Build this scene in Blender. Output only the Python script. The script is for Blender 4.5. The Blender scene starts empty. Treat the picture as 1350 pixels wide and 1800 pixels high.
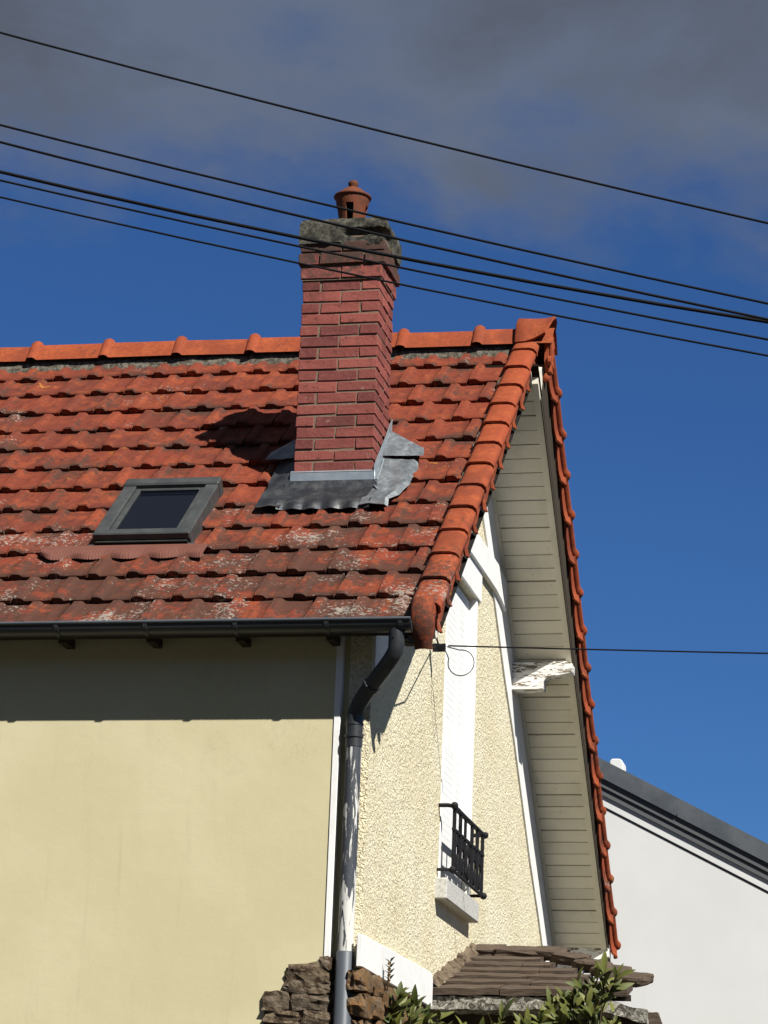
import bpy, bmesh, math, random
from mathutils import Matrix, Vector, noise, Quaternion

# ------------------------------------------------------------------ camera, light, sky
random.seed(7)
scene = bpy.context.scene
COL = scene.collection
Z0 = 4.9                      # height of the eave above the ground

YAW, PITCH, ROLL = 0.218091501, 0.275441676, 0.038567516
cyw, syw, cpt, spt = math.cos(YAW), math.sin(YAW), math.cos(PITCH), math.sin(PITCH)
fwd = Vector((-syw * cpt, cyw * cpt, spt))
rgt = Vector((cyw, syw, 0.0))
upv = rgt.cross(fwd)
r2 = math.cos(ROLL) * rgt + math.sin(ROLL) * upv
u2 = -math.sin(ROLL) * rgt + math.cos(ROLL) * upv
cam = bpy.data.cameras.new('camera')
cam_o = bpy.data.objects.new('camera', cam)
COL.objects.link(cam_o)
cm = Matrix.Identity(4)
for i in range(3):
    cm[i][0], cm[i][1], cm[i][2] = r2[i], u2[i], -fwd[i]
cm[0][3], cm[1][3], cm[2][3] = 2.74839, -13.33528, -3.29081 + Z0
cam_o.matrix_world = cm
cam.sensor_fit = 'VERTICAL'
cam.sensor_height = 36.0
cam.lens = 36.0 * 4862.46 / 1800.0
cam.clip_start = 0.1
cam.clip_end = 3000.0
scene.camera = cam_o

SUN = Vector((1.0, -0.93, 1.34)).normalized()
sun = bpy.data.lights.new('sun', 'SUN')
sun.energy = 5.0
sun.angle = math.radians(0.5)
sun.color = (1.0, 0.97, 0.915)
sun_o = bpy.data.objects.new('sun', sun)
COL.objects.link(sun_o)
sun_o.rotation_euler = SUN.to_track_quat('Z', 'Y').to_euler()
sun_o.location = (20, -20, 30)

scene.view_settings.view_transform = 'Standard'
scene.view_settings.look = 'None'
scene.view_settings.gamma = 1.0
scene.view_settings.use_curve_mapping = False
scene.view_settings.exposure = 0.66

world = bpy.data.worlds.new('World')
scene.world = world
world.use_nodes = True
wn = world.node_tree
wn.nodes.clear()


def wnode(t, **kw):
    n = wn.nodes.new(t)
    for k, v in kw.items():
        setattr(n, k, v)
    return n


SKY_STRENGTH = 0.05
sky = wnode('ShaderNodeTexSky', sky_type='NISHITA')
sky.sun_disc = False
sky.sun_elevation = math.asin(SUN.z)
sky.sun_rotation = math.atan2(SUN.x, SUN.y)
sky.altitude = 100
sky.air_density = 1.0
sky.dust_density = 0.0
sky.ozone_density = 3.0
bg = wnode('ShaderNodeBackground')
bg.inputs['Strength'].default_value = SKY_STRENGTH
wout = wnode('ShaderNodeOutputWorld')
# clouds: soft noise over the sky dome, flattened towards the horizon
tc = wnode('ShaderNodeTexCoord')
sep = wnode('ShaderNodeSeparateXYZ')
wn.links.new(tc.outputs['Generated'], sep.inputs[0])
mp = wnode('ShaderNodeMapping')
mp.inputs['Scale'].default_value = (1.0, 1.0, 2.0)
mp.inputs['Location'].default_value = (0.62, 0.2, 0.1)
wn.links.new(tc.outputs['Generated'], mp.inputs[0])
nz = wnode('ShaderNodeTexNoise')
nz.inputs['Scale'].default_value = 3.4
nz.inputs['Detail'].default_value = 11.0
nz.inputs['Roughness'].default_value = 0.6
nz.inputs['Distortion'].default_value = 0.25
wn.links.new(mp.outputs[0], nz.inputs['Vector'])
elev = wnode('ShaderNodeMapRange', interpolation_type='SMOOTHSTEP')
elev.inputs['From Min'].default_value = 0.285
elev.inputs['From Max'].default_value = 0.425
elev.inputs['To Min'].default_value = -0.25
elev.inputs['To Max'].default_value = 0.26
wn.links.new(sep.outputs['Z'], elev.inputs['Value'])
addm = wnode('ShaderNodeMath', operation='ADD')
wn.links.new(nz.outputs['Fac'], addm.inputs[0])
wn.links.new(elev.outputs[0], addm.inputs[1])
cmask = wnode('ShaderNodeMapRange', interpolation_type='SMOOTHSTEP')
cmask.inputs['From Min'].default_value = 0.44
cmask.inputs['From Max'].default_value = 0.66
wn.links.new(addm.outputs[0], cmask.inputs['Value'])
ctone = wnode('ShaderNodeMapRange')
ctone.inputs['From Min'].default_value = 0.86
ctone.inputs['From Max'].default_value = 1.10
nz2 = wnode('ShaderNodeTexNoise')
nz2.inputs['Scale'].default_value = 7.0
nz2.inputs['Detail'].default_value = 6.0
wn.links.new(mp.outputs[0], nz2.inputs['Vector'])
tadd = wnode('ShaderNodeMath', operation='MULTIPLY_ADD')
tadd.inputs[1].default_value = 0.55
wn.links.new(nz2.outputs['Fac'], tadd.inputs[0])
wn.links.new(addm.outputs[0], tadd.inputs[2])
wn.links.new(tadd.outputs[0], ctone.inputs['Value'])
ccol = wnode('ShaderNodeMix', data_type='RGBA')
ccol.inputs[6].default_value = (0.080 / SKY_STRENGTH, 0.100 / SKY_STRENGTH, 0.146 / SKY_STRENGTH, 1)
ccol.inputs[7].default_value = (0.052 / SKY_STRENGTH, 0.057 / SKY_STRENGTH, 0.069 / SKY_STRENGTH, 1)
wn.links.new(ctone.outputs[0], ccol.inputs[0])
tint = wnode('ShaderNodeMix', data_type='RGBA', blend_type='MULTIPLY')
tint.inputs[0].default_value = 1.0
tint.inputs[7].default_value = (0.300, 0.555, 0.925, 1)
wn.links.new(sky.outputs[0], tint.inputs[6])
smix = wnode('ShaderNodeMix', data_type='RGBA')
wn.links.new(cmask.outputs[0], smix.inputs[0])
wn.links.new(tint.outputs[2], smix.inputs[6])
wn.links.new(ccol.outputs[2], smix.inputs[7])
wn.links.new(smix.outputs[2], bg.inputs['Color'])
wn.links.new(bg.outputs[0], wout.inputs[0])

# ------------------------------------------------------------------ materials
class NT:
    """small wrapper round one material's node tree"""
    def __init__(self, name, rough=0.8, spec=0.3, metal=0.0):
        self.m = bpy.data.materials.new(name)
        self.m.use_nodes = True
        self.t = self.m.node_tree
        self.b = self.t.nodes['Principled BSDF']
        self.b.inputs['Roughness'].default_value = rough
        self.b.inputs['Specular IOR Level'].default_value = spec
        self.b.inputs['Metallic'].default_value = metal
        g = self.t.nodes.new('ShaderNodeNewGeometry')
        self.pos = g.outputs['Position']
        self._oi = None
        self._bump = None

    def n(self, t, **kw):
        x = self.t.nodes.new(t)
        for k, v in kw.items():
            setattr(x, k, v)
        return x

    def link(self, a, b):
        self.t.links.new(a, b)

    def rnd(self):
        if self._oi is None:
            self._oi = self.n('ShaderNodeObjectInfo').outputs['Random']
        return self._oi

    def noise(self, scale, detail=4, rough=0.55, stretch=(1, 1, 1), off=(0, 0, 0), dist=0.0, vec=None):
        mp = self.n('ShaderNodeMapping')
        mp.inputs['Scale'].default_value = stretch
        mp.inputs['Location'].default_value = off
        self.link(vec or self.pos, mp.inputs[0])
        x = self.n('ShaderNodeTexNoise')
        x.inputs['Scale'].default_value = scale
        x.inputs['Detail'].default_value = detail
        x.inputs['Roughness'].default_value = rough
        x.inputs['Distortion'].default_value = dist
        self.link(mp.outputs[0], x.inputs['Vector'])
        return x.outputs['Fac']

    def voro(self, scale, feature='F1', stretch=(1, 1, 1)):
        mp = self.n('ShaderNodeMapping')
        mp.inputs['Scale'].default_value = stretch
        self.link(self.pos, mp.inputs[0])
        x = self.n('ShaderNodeTexVoronoi', feature=feature)
        x.inputs['Scale'].default_value = scale
        self.link(mp.outputs[0], x.inputs['Vector'])
        return x.outputs['Distance']

    def ramp(self, v, a, b, lo=0.0, hi=1.0, smooth=True):
        x = self.n('ShaderNodeMapRange', interpolation_type='SMOOTHSTEP' if smooth else 'LINEAR')
        x.inputs['From Min'].default_value = a
        x.inputs['From Max'].default_value = b
        x.inputs['To Min'].default_value = lo
        x.inputs['To Max'].default_value = hi
        self.link(v, x.inputs['Value'])
        return x.outputs[0]

    def math(self, op, a, b):
        x = self.n('ShaderNodeMath', operation=op)
        for i, v in enumerate((a, b)):
            if isinstance(v, (int, float)):
                x.inputs[i].default_value = v
            else:
                self.link(v, x.inputs[i])
        return x.outputs[0]

    def mix(self, f, a, b, mode='MIX'):
        x = self.n('ShaderNodeMix', data_type='RGBA', blend_type=mode)
        for i, v in ((0, f), (6, a), (7, b)):
            if isinstance(v, tuple):
                x.inputs[i].default_value = v if len(v) == 4 else v + (1,)
            elif isinstance(v, (int, float)):
                x.inputs[i].default_value = v
            else:
                self.link(v, x.inputs[i])
        return x.outputs[2]

    def color(self, c, k=0.77):
        # k sets the level of all base colours against the exposure chosen above
        if isinstance(c, tuple):
            self.b.inputs['Base Color'].default_value = tuple(q * k for q in c) + (1,)
        else:
            self.link(self.mix(1.0, c, (k, k, k), 'MULTIPLY'), self.b.inputs['Base Color'])

    def rough(self, v):
        self.link(v, self.b.inputs['Roughness'])

    def bump(self, h, strength=0.3, dist=0.01):
        x = self.n('ShaderNodeBump')
        x.inputs['Strength'].default_value = strength
        x.inputs['Distance'].default_value = dist
        self.link(h, x.inputs['Height'])
        if self._bump is not None:
            self.link(self._bump, x.inputs['Normal'])
        self._bump = x.outputs[0]
        self.link(self._bump, self.b.inputs['Normal'])

    def z(self):
        s = self.n('ShaderNodeSeparateXYZ')
        self.link(self.pos, s.inputs[0])
        return s.outputs['Z']

    def x(self):
        s = self.n('ShaderNodeSeparateXYZ')
        self.link(self.pos, s.inputs[0])
        return s.outputs['X']


M = {}


def tile_material(name, clean=0.0, c0=(0.245, 0.043, 0.018), c1=(0.150, 0.033, 0.018), c2=(0.295, 0.062, 0.022), c3=(0.110, 0.031, 0.018), edge=0.10):
    t = NT(name, 0.82, 0.25)
    r = t.rnd()
    base = t.mix(r, c0, c1)
    base = t.mix(t.ramp(t.noise(7, 4), 0.42, 0.66), base, c2)
    base = t.mix(t.ramp(t.noise(38, 4, 0.65), 0.38, 0.72, 0, 0.7), base, c3)
    hz = t.z()
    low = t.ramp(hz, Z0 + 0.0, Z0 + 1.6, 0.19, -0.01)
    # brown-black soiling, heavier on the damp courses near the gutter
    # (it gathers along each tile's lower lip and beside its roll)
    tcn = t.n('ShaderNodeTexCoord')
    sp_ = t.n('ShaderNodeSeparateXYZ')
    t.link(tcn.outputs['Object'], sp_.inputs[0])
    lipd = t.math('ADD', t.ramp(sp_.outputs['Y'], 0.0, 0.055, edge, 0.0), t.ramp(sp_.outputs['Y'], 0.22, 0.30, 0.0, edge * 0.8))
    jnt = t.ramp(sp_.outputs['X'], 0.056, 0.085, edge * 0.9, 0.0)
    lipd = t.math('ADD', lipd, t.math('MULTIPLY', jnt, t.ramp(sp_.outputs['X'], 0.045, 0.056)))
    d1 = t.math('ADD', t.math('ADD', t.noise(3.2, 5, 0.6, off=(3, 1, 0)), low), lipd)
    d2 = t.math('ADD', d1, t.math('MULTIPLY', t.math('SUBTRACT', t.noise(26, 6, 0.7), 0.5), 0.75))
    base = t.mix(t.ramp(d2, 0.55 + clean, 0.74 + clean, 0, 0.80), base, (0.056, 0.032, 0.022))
    # pale lichen crusts
    l1 = t.math('ADD', t.noise(2.6, 3, 0.5, off=(7, 4, 2)), t.math('MULTIPLY', low, 0.45))
    l2 = t.math('ADD', l1, t.math('MULTIPLY', t.math('SUBTRACT', t.noise(46, 5, 0.65, dist=0.25), 0.5), 1.15))
    base = t.mix(t.ramp(l2, 0.70 + clean, 0.80 + clean, 0, 0.62), base, t.mix(t.noise(60, 3, 0.6, off=(2, 9, 4)), (0.20, 0.18, 0.145), (0.56, 0.53, 0.46)))
    # a little yellow lichen
    y2 = t.math('ADD', t.noise(1.7, 2, 0.5, off=(1, 8, 5)), t.math('MULTIPLY', t.math('SUBTRACT', t.noise(24, 3, 0.6, off=(5, 5, 5)), 0.5), 0.9))
    base = t.mix(t.ramp(y2, 0.80, 0.86, 0, 0.8), base, (0.45, 0.19, 0.02))
    t.color(base)
    t.bump(t.noise(90, 6, 0.7), 0.35, 0.006)
    t.bump(t.noise(22, 4, 0.6), 0.30, 0.012)
    M[name] = t.m


tile_material('terracotta_tile')
tile_material('terracotta_trim', 0.11, (0.365, 0.070, 0.022), (0.235, 0.050, 0.020), (0.39, 0.085, 0.026), (0.21, 0.046, 0.020), 0.05)

t = NT('front_render', 0.9, 0.15)
c = t.mix(t.ramp(t.noise(1.6, 5, 0.6), 0.35, 0.7), (0.675, 0.605, 0.370), (0.725, 0.658, 0.415))
c = t.mix(t.ramp(t.noise(5, 6, 0.7, stretch=(1, 1, 0.25)), 0.5, 0.8, 0, 0.35), c, (0.575, 0.505, 0.305))
# rain streaks, a few repaired patches and hairline cracks
c = t.mix(t.ramp(t.noise(9, 5, 0.7, stretch=(1, 1, 0.07), off=(4, 0, 0)), 0.58, 0.74, 0, 0.28), c, (0.47, 0.42, 0.27))
c = t.mix(t.ramp(t.noise(0.9, 2, 0.4, off=(2.2, 0, 5)), 0.58, 0.62, 0, 0.22), c, (0.74, 0.655, 0.43))
crk = t.ramp(t.noise(2.3, 9, 0.62, stretch=(1, 1, 0.6), off=(8, 0, 2)), 0.498, 0.502)
crk2 = t.ramp(t.noise(2.3, 9, 0.62, stretch=(1, 1, 0.6), off=(8, 0, 2)), 0.502, 0.506)
sel = t.ramp(t.noise(0.7, 2, 0.5, off=(5, 5, 1)), 0.54, 0.60)
c = t.mix(t.math('MULTIPLY', t.math('MULTIPLY', t.math('SUBTRACT', crk, crk2), sel), 0.22), c, (0.30, 0.26, 0.17))
t.color(c)
t.bump(t.noise(160, 4, 0.6), 0.18, 0.004)
t.bump(t.noise(14, 4, 0.6), 0.10, 0.01)
M['front_render'] = t.m

t = NT('gable_roughcast', 0.92, 0.1)
c = t.mix(t.ramp(t.noise(2.2, 5, 0.6), 0.35, 0.7), (0.80, 0.715, 0.49), (0.86, 0.795, 0.59))
n1 = t.noise(42, 3, 0.55, dist=1.1)
c = t.mix(t.ramp(n1, 0.32, 0.50, 0.5, 0), c, (0.42, 0.36, 0.22))
c = t.mix(t.ramp(t.noise(3.5, 6, 0.7, stretch=(1, 1, 0.18)), 0.55, 0.8, 0, 0.5), c, (0.45, 0.385, 0.23))
t.color(c, 0.95)
t.bump(n1, 0.9, 0.03)
t.bump(t.noise(130, 3, 0.6), 0.4, 0.006)
M['gable_roughcast'] = t.m

t = NT('white_paint', 0.6, 0.3)
c = t.mix(t.ramp(t.noise(6, 6, 0.7), 0.45, 0.8, 0, 0.6), (0.78, 0.775, 0.75), (0.62, 0.60, 0.55))
c = t.mix(t.ramp(t.noise(30, 5, 0.7), 0.66, 0.75, 0, 0.5), c, (0.35, 0.33, 0.30))
t.color(c, 1.0)
t.bump(t.noise(60, 4, 0.6), 0.2, 0.004)
M['white_paint'] = t.m

t = NT('weathered_white_timber', 0.8, 0.15)
g = t.noise(5, 8, 0.72, stretch=(1.6, 9, 9), dist=1.4)
c = t.mix(t.ramp(g, 0.505, 0.56), (0.78, 0.765, 0.71), (0.15, 0.115, 0.08))
t.color(c, 1.0)
t.bump(g, 0.6, 0.012)
M['weathered_white_timber'] = t.m

t = NT('grey_soffit_paint', 0.75, 0.2)
c = t.mix(t.rnd(), (0.72, 0.68, 0.56), (0.63, 0.60, 0.50))
c = t.mix(t.ramp(t.noise(8, 6, 0.75, stretch=(0.5, 5, 5)), 0.55, 0.78, 0, 0.5), c, (0.44, 0.40, 0.32))
c = t.mix(t.ramp(t.noise(55, 3, 0.5), 0.70, 0.74, 0, 0.7), c, (0.16, 0.13, 0.09))
c = t.mix(t.ramp(t.noise(2.5, 4, 0.6, stretch=(2, 1, 1)), 0.5, 0.75, 0, 0.35), c, (0.45, 0.42, 0.33))
t.color(c, 1.0)
t.bump(t.noise(20, 5, 0.7, stretch=(0.3, 6, 6)), 0.3, 0.006)
M['grey_soffit_paint'] = t.m

t = NT('dark_gap', 0.95, 0.05)
t.color((0.022, 0.019, 0.016))
M['dark_gap'] = t.m

t = NT('dark_timber', 0.9, 0.1)
t.color(t.mix(t.noise(12, 5, 0.7, stretch=(1, 6, 6)), (0.05, 0.04, 0.03), (0.085, 0.07, 0.05)))
M['dark_timber'] = t.m

t = NT('brick', 0.88, 0.2)
c = t.mix(t.rnd(), (0.350, 0.098, 0.076), (0.165, 0.046, 0.042))
c = t.mix(t.ramp(t.noise(45, 5, 0.7), 0.40, 0.72, 0, 0.6), c, (0.285, 0.098, 0.080))
c = t.mix(t.ramp(t.noise(24, 5, 0.7, off=(2, 2, 2)), 0.54, 0.70, 0, 0.75), c, (0.125, 0.040, 0.036))
c = t.mix(t.ramp(t.noise(16, 6, 0.75, off=(9, 2, 2)), 0.60, 0.72, 0, 0.55), c, (0.40, 0.29, 0.23))
c = t.mix(t.ramp(t.noise(3.5, 5, 0.65, off=(1, 6, 2)), 0.55, 0.75, 0, 0.55), c, (0.10, 0.040, 0.034))
hi = t.math('ADD', t.ramp(t.z(), Z0 + 2.20, Z0 + 2.58, 0, 0.46), t.math('MULTIPLY', t.math('SUBTRACT', t.noise(30, 6, 0.7), 0.5), 1.0))
c = t.mix(t.ramp(hi, 0.18, 0.38, 0, 0.85), c, (0.060, 0.048, 0.036))
t.color(c)
t.bump(t.noise(110, 5, 0.7), 0.5, 0.006)
t.bump(t.noise(30, 4, 0.6), 0.4, 0.01)
M['brick'] = t.m

t = NT('mortar', 0.95, 0.1)
c = t.mix(t.noise(40, 5, 0.7), (0.30, 0.225, 0.16), (0.17, 0.12, 0.085))
t.color(c)
t.bump(t.noise(120, 4, 0.7), 0.6, 0.006)
M['mortar'] = t.m

t = NT('ridge_mortar', 0.95, 0.1)
c = t.mix(t.ramp(t.noise(30, 5, 0.7), 0.4, 0.65), (0.075, 0.064, 0.048), (0.25, 0.23, 0.185))
t.color(c)
t.bump(t.noise(90, 4, 0.7), 0.7, 0.01)
M['ridge_mortar'] = t.m

t = NT('old_concrete', 0.95, 0.1)
c = t.mix(t.ramp(t.noise(20, 6, 0.7), 0.38, 0.66), (0.038, 0.037, 0.031), (0.150, 0.142, 0.112))
c = t.mix(t.ramp(t.noise(60, 4, 0.65), 0.62, 0.72, 0, 0.7), c, (0.33, 0.31, 0.22))
c = t.mix(t.ramp(t.noise(11, 4, 0.6, off=(3, 3, 3)), 0.62, 0.74, 0, 0.6), c, (0.20, 0.145, 0.045))
t.color(c)
t.bump(t.noise(70, 6, 0.75), 0.8, 0.012)
M['old_concrete'] = t.m

t = NT('pot_clay', 0.8, 0.25)
c = t.mix(t.ramp(t.noise(18, 5, 0.7), 0.4, 0.7), (0.185, 0.052, 0.022), (0.110, 0.040, 0.021))
t.color(c)
t.bump(t.noise(70, 4, 0.6), 0.25, 0.004)
M['pot_clay'] = t.m

t = NT('zinc', 0.36, 0.5, 0.55)
c = t.mix(t.ramp(t.noise(14, 5, 0.7), 0.35, 0.7), (0.20, 0.225, 0.245), (0.34, 0.365, 0.38))
t.color(c)
t.rough(t.ramp(t.noise(20, 5, 0.7), 0.3, 0.7, 0.28, 0.55))
t.bump(t.noise(9, 2, 0.45, dist=0.3), 0.5, 0.04)
t.bump(t.noise(38, 2, 0.5), 0.12, 0.008)
M['zinc'] = t.m

t = NT('zinc_strip', 0.38, 0.5, 0.45)
t.color(t.mix(t.ramp(t.noise(9, 5, 0.6), 0.35, 0.7), (0.36, 0.42, 0.47), (0.48, 0.53, 0.56)))
t.bump(t.noise(6, 3, 0.5), 0.25, 0.01)
M['zinc_strip'] = t.m

t = NT('lead', 0.5, 0.4, 0.75)
c = t.mix(t.ramp(t.noise(12, 6, 0.7), 0.4, 0.7), (0.060, 0.066, 0.078), (0.16, 0.165, 0.165))
t.color(c)
t.bump(t.noise(9, 3, 0.5, dist=0.2), 0.35, 0.02)
M['lead'] = t.m

t = NT('painted_lead', 0.8, 0.2)
t.color(t.mix(t.noise(15, 4, 0.6), (0.150, 0.055, 0.040), (0.195, 0.080, 0.058)))
M['painted_lead'] = t.m

t = NT('skylight_cladding', 0.5, 0.4)
t.color(t.mix(t.ramp(t.noise(9, 4, 0.6), 0.4, 0.7), (0.048, 0.053, 0.053), (0.074, 0.079, 0.077)))
M['skylight_cladding'] = t.m

t = NT('skylight_glass', 0.07, 0.6)
t.color((0.004, 0.006, 0.012))
M['skylight_glass'] = t.m

t = NT('gutter_coat', 0.42, 0.45)
t.color(t.mix(t.ramp(t.noise(5, 5, 0.6, stretch=(0.4, 3, 3)), 0.4, 0.7), (0.030, 0.033, 0.036), (0.052, 0.056, 0.056)))
M['gutter_coat'] = t.m

t = NT('pipe_grey', 0.5, 0.4)
t.color(t.mix(t.noise(6, 4, 0.6), (0.075, 0.088, 0.105), (0.105, 0.118, 0.135)))
M['pipe_grey'] = t.m

t = NT('peeling_paint', 0.6, 0.35)
pn = t.noise(13, 7, 0.72, stretch=(1.9, 1.9, 0.30), dist=0.7, off=(0.3, 0, 0.6))
drift = t.ramp(t.z(), Z0 - 1.64, Z0 - 1.12, -0.10, 0.035)
pk = t.ramp(t.math('ADD', pn, drift), 0.485, 0.505)
t.color(t.mix(pk, (0.74, 0.725, 0.67), (0.060, 0.068, 0.080)))
t.bump(pk, 0.6, 0.004)
M['peeling_paint'] = t.m

t = NT('wrought_iron', 0.7, 0.2)
t.color((0.012, 0.011, 0.012))
M['wrought_iron'] = t.m

t = NT('black_cable', 0.75, 0.15)
t.color((0.008, 0.008, 0.010))
M['black_cable'] = t.m

t = NT('stone_sill', 0.85, 0.2)
c = t.mix(t.ramp(t.noise(60, 4, 0.7), 0.4, 0.65), (0.66, 0.65, 0.60), (0.46, 0.45, 0.41))
t.color(c)
t.bump(t.noise(120, 4, 0.7), 0.4, 0.005)
M['stone_sill'] = t.m

t = NT('rubble_stone', 0.92, 0.15)
c = t.mix(t.rnd(), (0.26, 0.195, 0.125), (0.20, 0.165, 0.125))
c = t.mix(t.ramp(t.noise(24, 6, 0.75), 0.42, 0.62), c, (0.085, 0.055, 0.033))
c = t.mix(t.ramp(t.noise(36, 5, 0.7, off=(4, 1, 1)), 0.60, 0.70, 0, 0.85), c, (0.47, 0.40, 0.29))
t.color(c)
t.bump(t.noise(45, 6, 0.75), 0.9, 0.02)
M['rubble_stone'] = t.m

t = NT('orange_stone', 0.92, 0.15)
c = t.mix(t.ramp(t.noise(20, 6, 0.7), 0.4, 0.65), (0.27, 0.145, 0.06), (0.19, 0.15, 0.105))
c = t.mix(t.ramp(t.noise(40, 5, 0.7), 0.58, 0.68, 0, 0.9), c, (0.07, 0.045, 0.03))
t.color(c)
t.bump(t.noise(45, 6, 0.75), 0.9, 0.02)
M['orange_stone'] = t.m

t = NT('brown_plank', 0.85, 0.2)
g = t.noise(8, 7, 0.75, stretch=(1, 8, 8), dist=0.6)
c = t.mix(t.ramp(g, 0.40, 0.66), (0.080, 0.057, 0.041), (0.150, 0.112, 0.082))
c = t.mix(t.ramp(t.noise(30, 5, 0.7), 0.64, 0.74, 0, 0.6), c, (0.27, 0.23, 0.19))
t.color(c)
t.bump(g, 0.5, 0.012)
M['brown_plank'] = t.m

t = NT('lichen_ledge', 0.92, 0.1)
c = t.mix(t.ramp(t.noise(28, 6, 0.75, dist=1.2), 0.42, 0.60), (0.075, 0.065, 0.050), (0.50, 0.48, 0.41))
t.color(c)
t.bump(t.noise(60, 5, 0.7), 0.7, 0.012)
M['lichen_ledge'] = t.m

t = NT('leaf_green', 0.55, 0.3)
c = t.mix(t.rnd(), (0.050, 0.072, 0.014), (0.150, 0.160, 0.032))
c = t.mix(t.ramp(t.noise(30, 4, 0.6), 0.5, 0.75, 0, 0.6), c, (0.17, 0.14, 0.035))
t.color(c)
t.b.inputs['Transmission Weight'].default_value = 0.0
t.b.inputs['Subsurface Weight'].default_value = 0.0
M['leaf_green'] = t.m

t = NT('twig_bark', 0.9, 0.1)
t.color((0.07, 0.05, 0.03))
M['twig_bark'] = t.m

t = NT('sky_blocker_green', 0.95, 0.1)
t.color(t.mix(t.noise(0.6, 6, 0.7), (0.035, 0.042, 0.020), (0.075, 0.075, 0.038)))
t.bump(t.noise(1.2, 5, 0.7), 0.8, 0.6)
M['sky_blocker_green'] = t.m

t = NT('neighbour_render', 0.9, 0.15)
c = t.mix(t.ramp(t.noise(0.8, 5, 0.6), 0.35, 0.7), (0.745, 0.745, 0.72), (0.80, 0.80, 0.78))
c = t.mix(t.ramp(t.noise(2.2, 5, 0.65, stretch=(1, 1, 0.15)), 0.55, 0.8, 0, 0.3), c, (0.62, 0.62, 0.59))
t.color(c)
t.bump(t.noise(60, 4, 0.6), 0.1, 0.005)
M['neighbour_render'] = t.m

t = NT('neighbour_zinc', 0.5, 0.4, 0.55)
c = t.mix(t.ramp(t.noise(3.0, 5, 0.65), 0.35, 0.7), (0.125, 0.142, 0.156), (0.185, 0.202, 0.213))
t.color(c)
t.bump(t.noise(2.5, 3, 0.5), 0.3, 0.03)
M['neighbour_zinc'] = t.m

t = NT('neighbour_moulding', 0.7, 0.3)
t.color((0.115, 0.122, 0.126))
M['neighbour_moulding'] = t.m

t = NT('ground_asphalt', 0.95, 0.1)
c = t.mix(t.noise(6, 6, 0.7), (0.045, 0.044, 0.042), (0.070, 0.068, 0.064))
t.color(c)
t.bump(t.noise(40, 4, 0.7), 0.6, 0.02)
M['ground_asphalt'] = t.m

# ------------------------------------------------------------------ mesh helpers
WM = {}                        # world matrices of what has been placed


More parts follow.
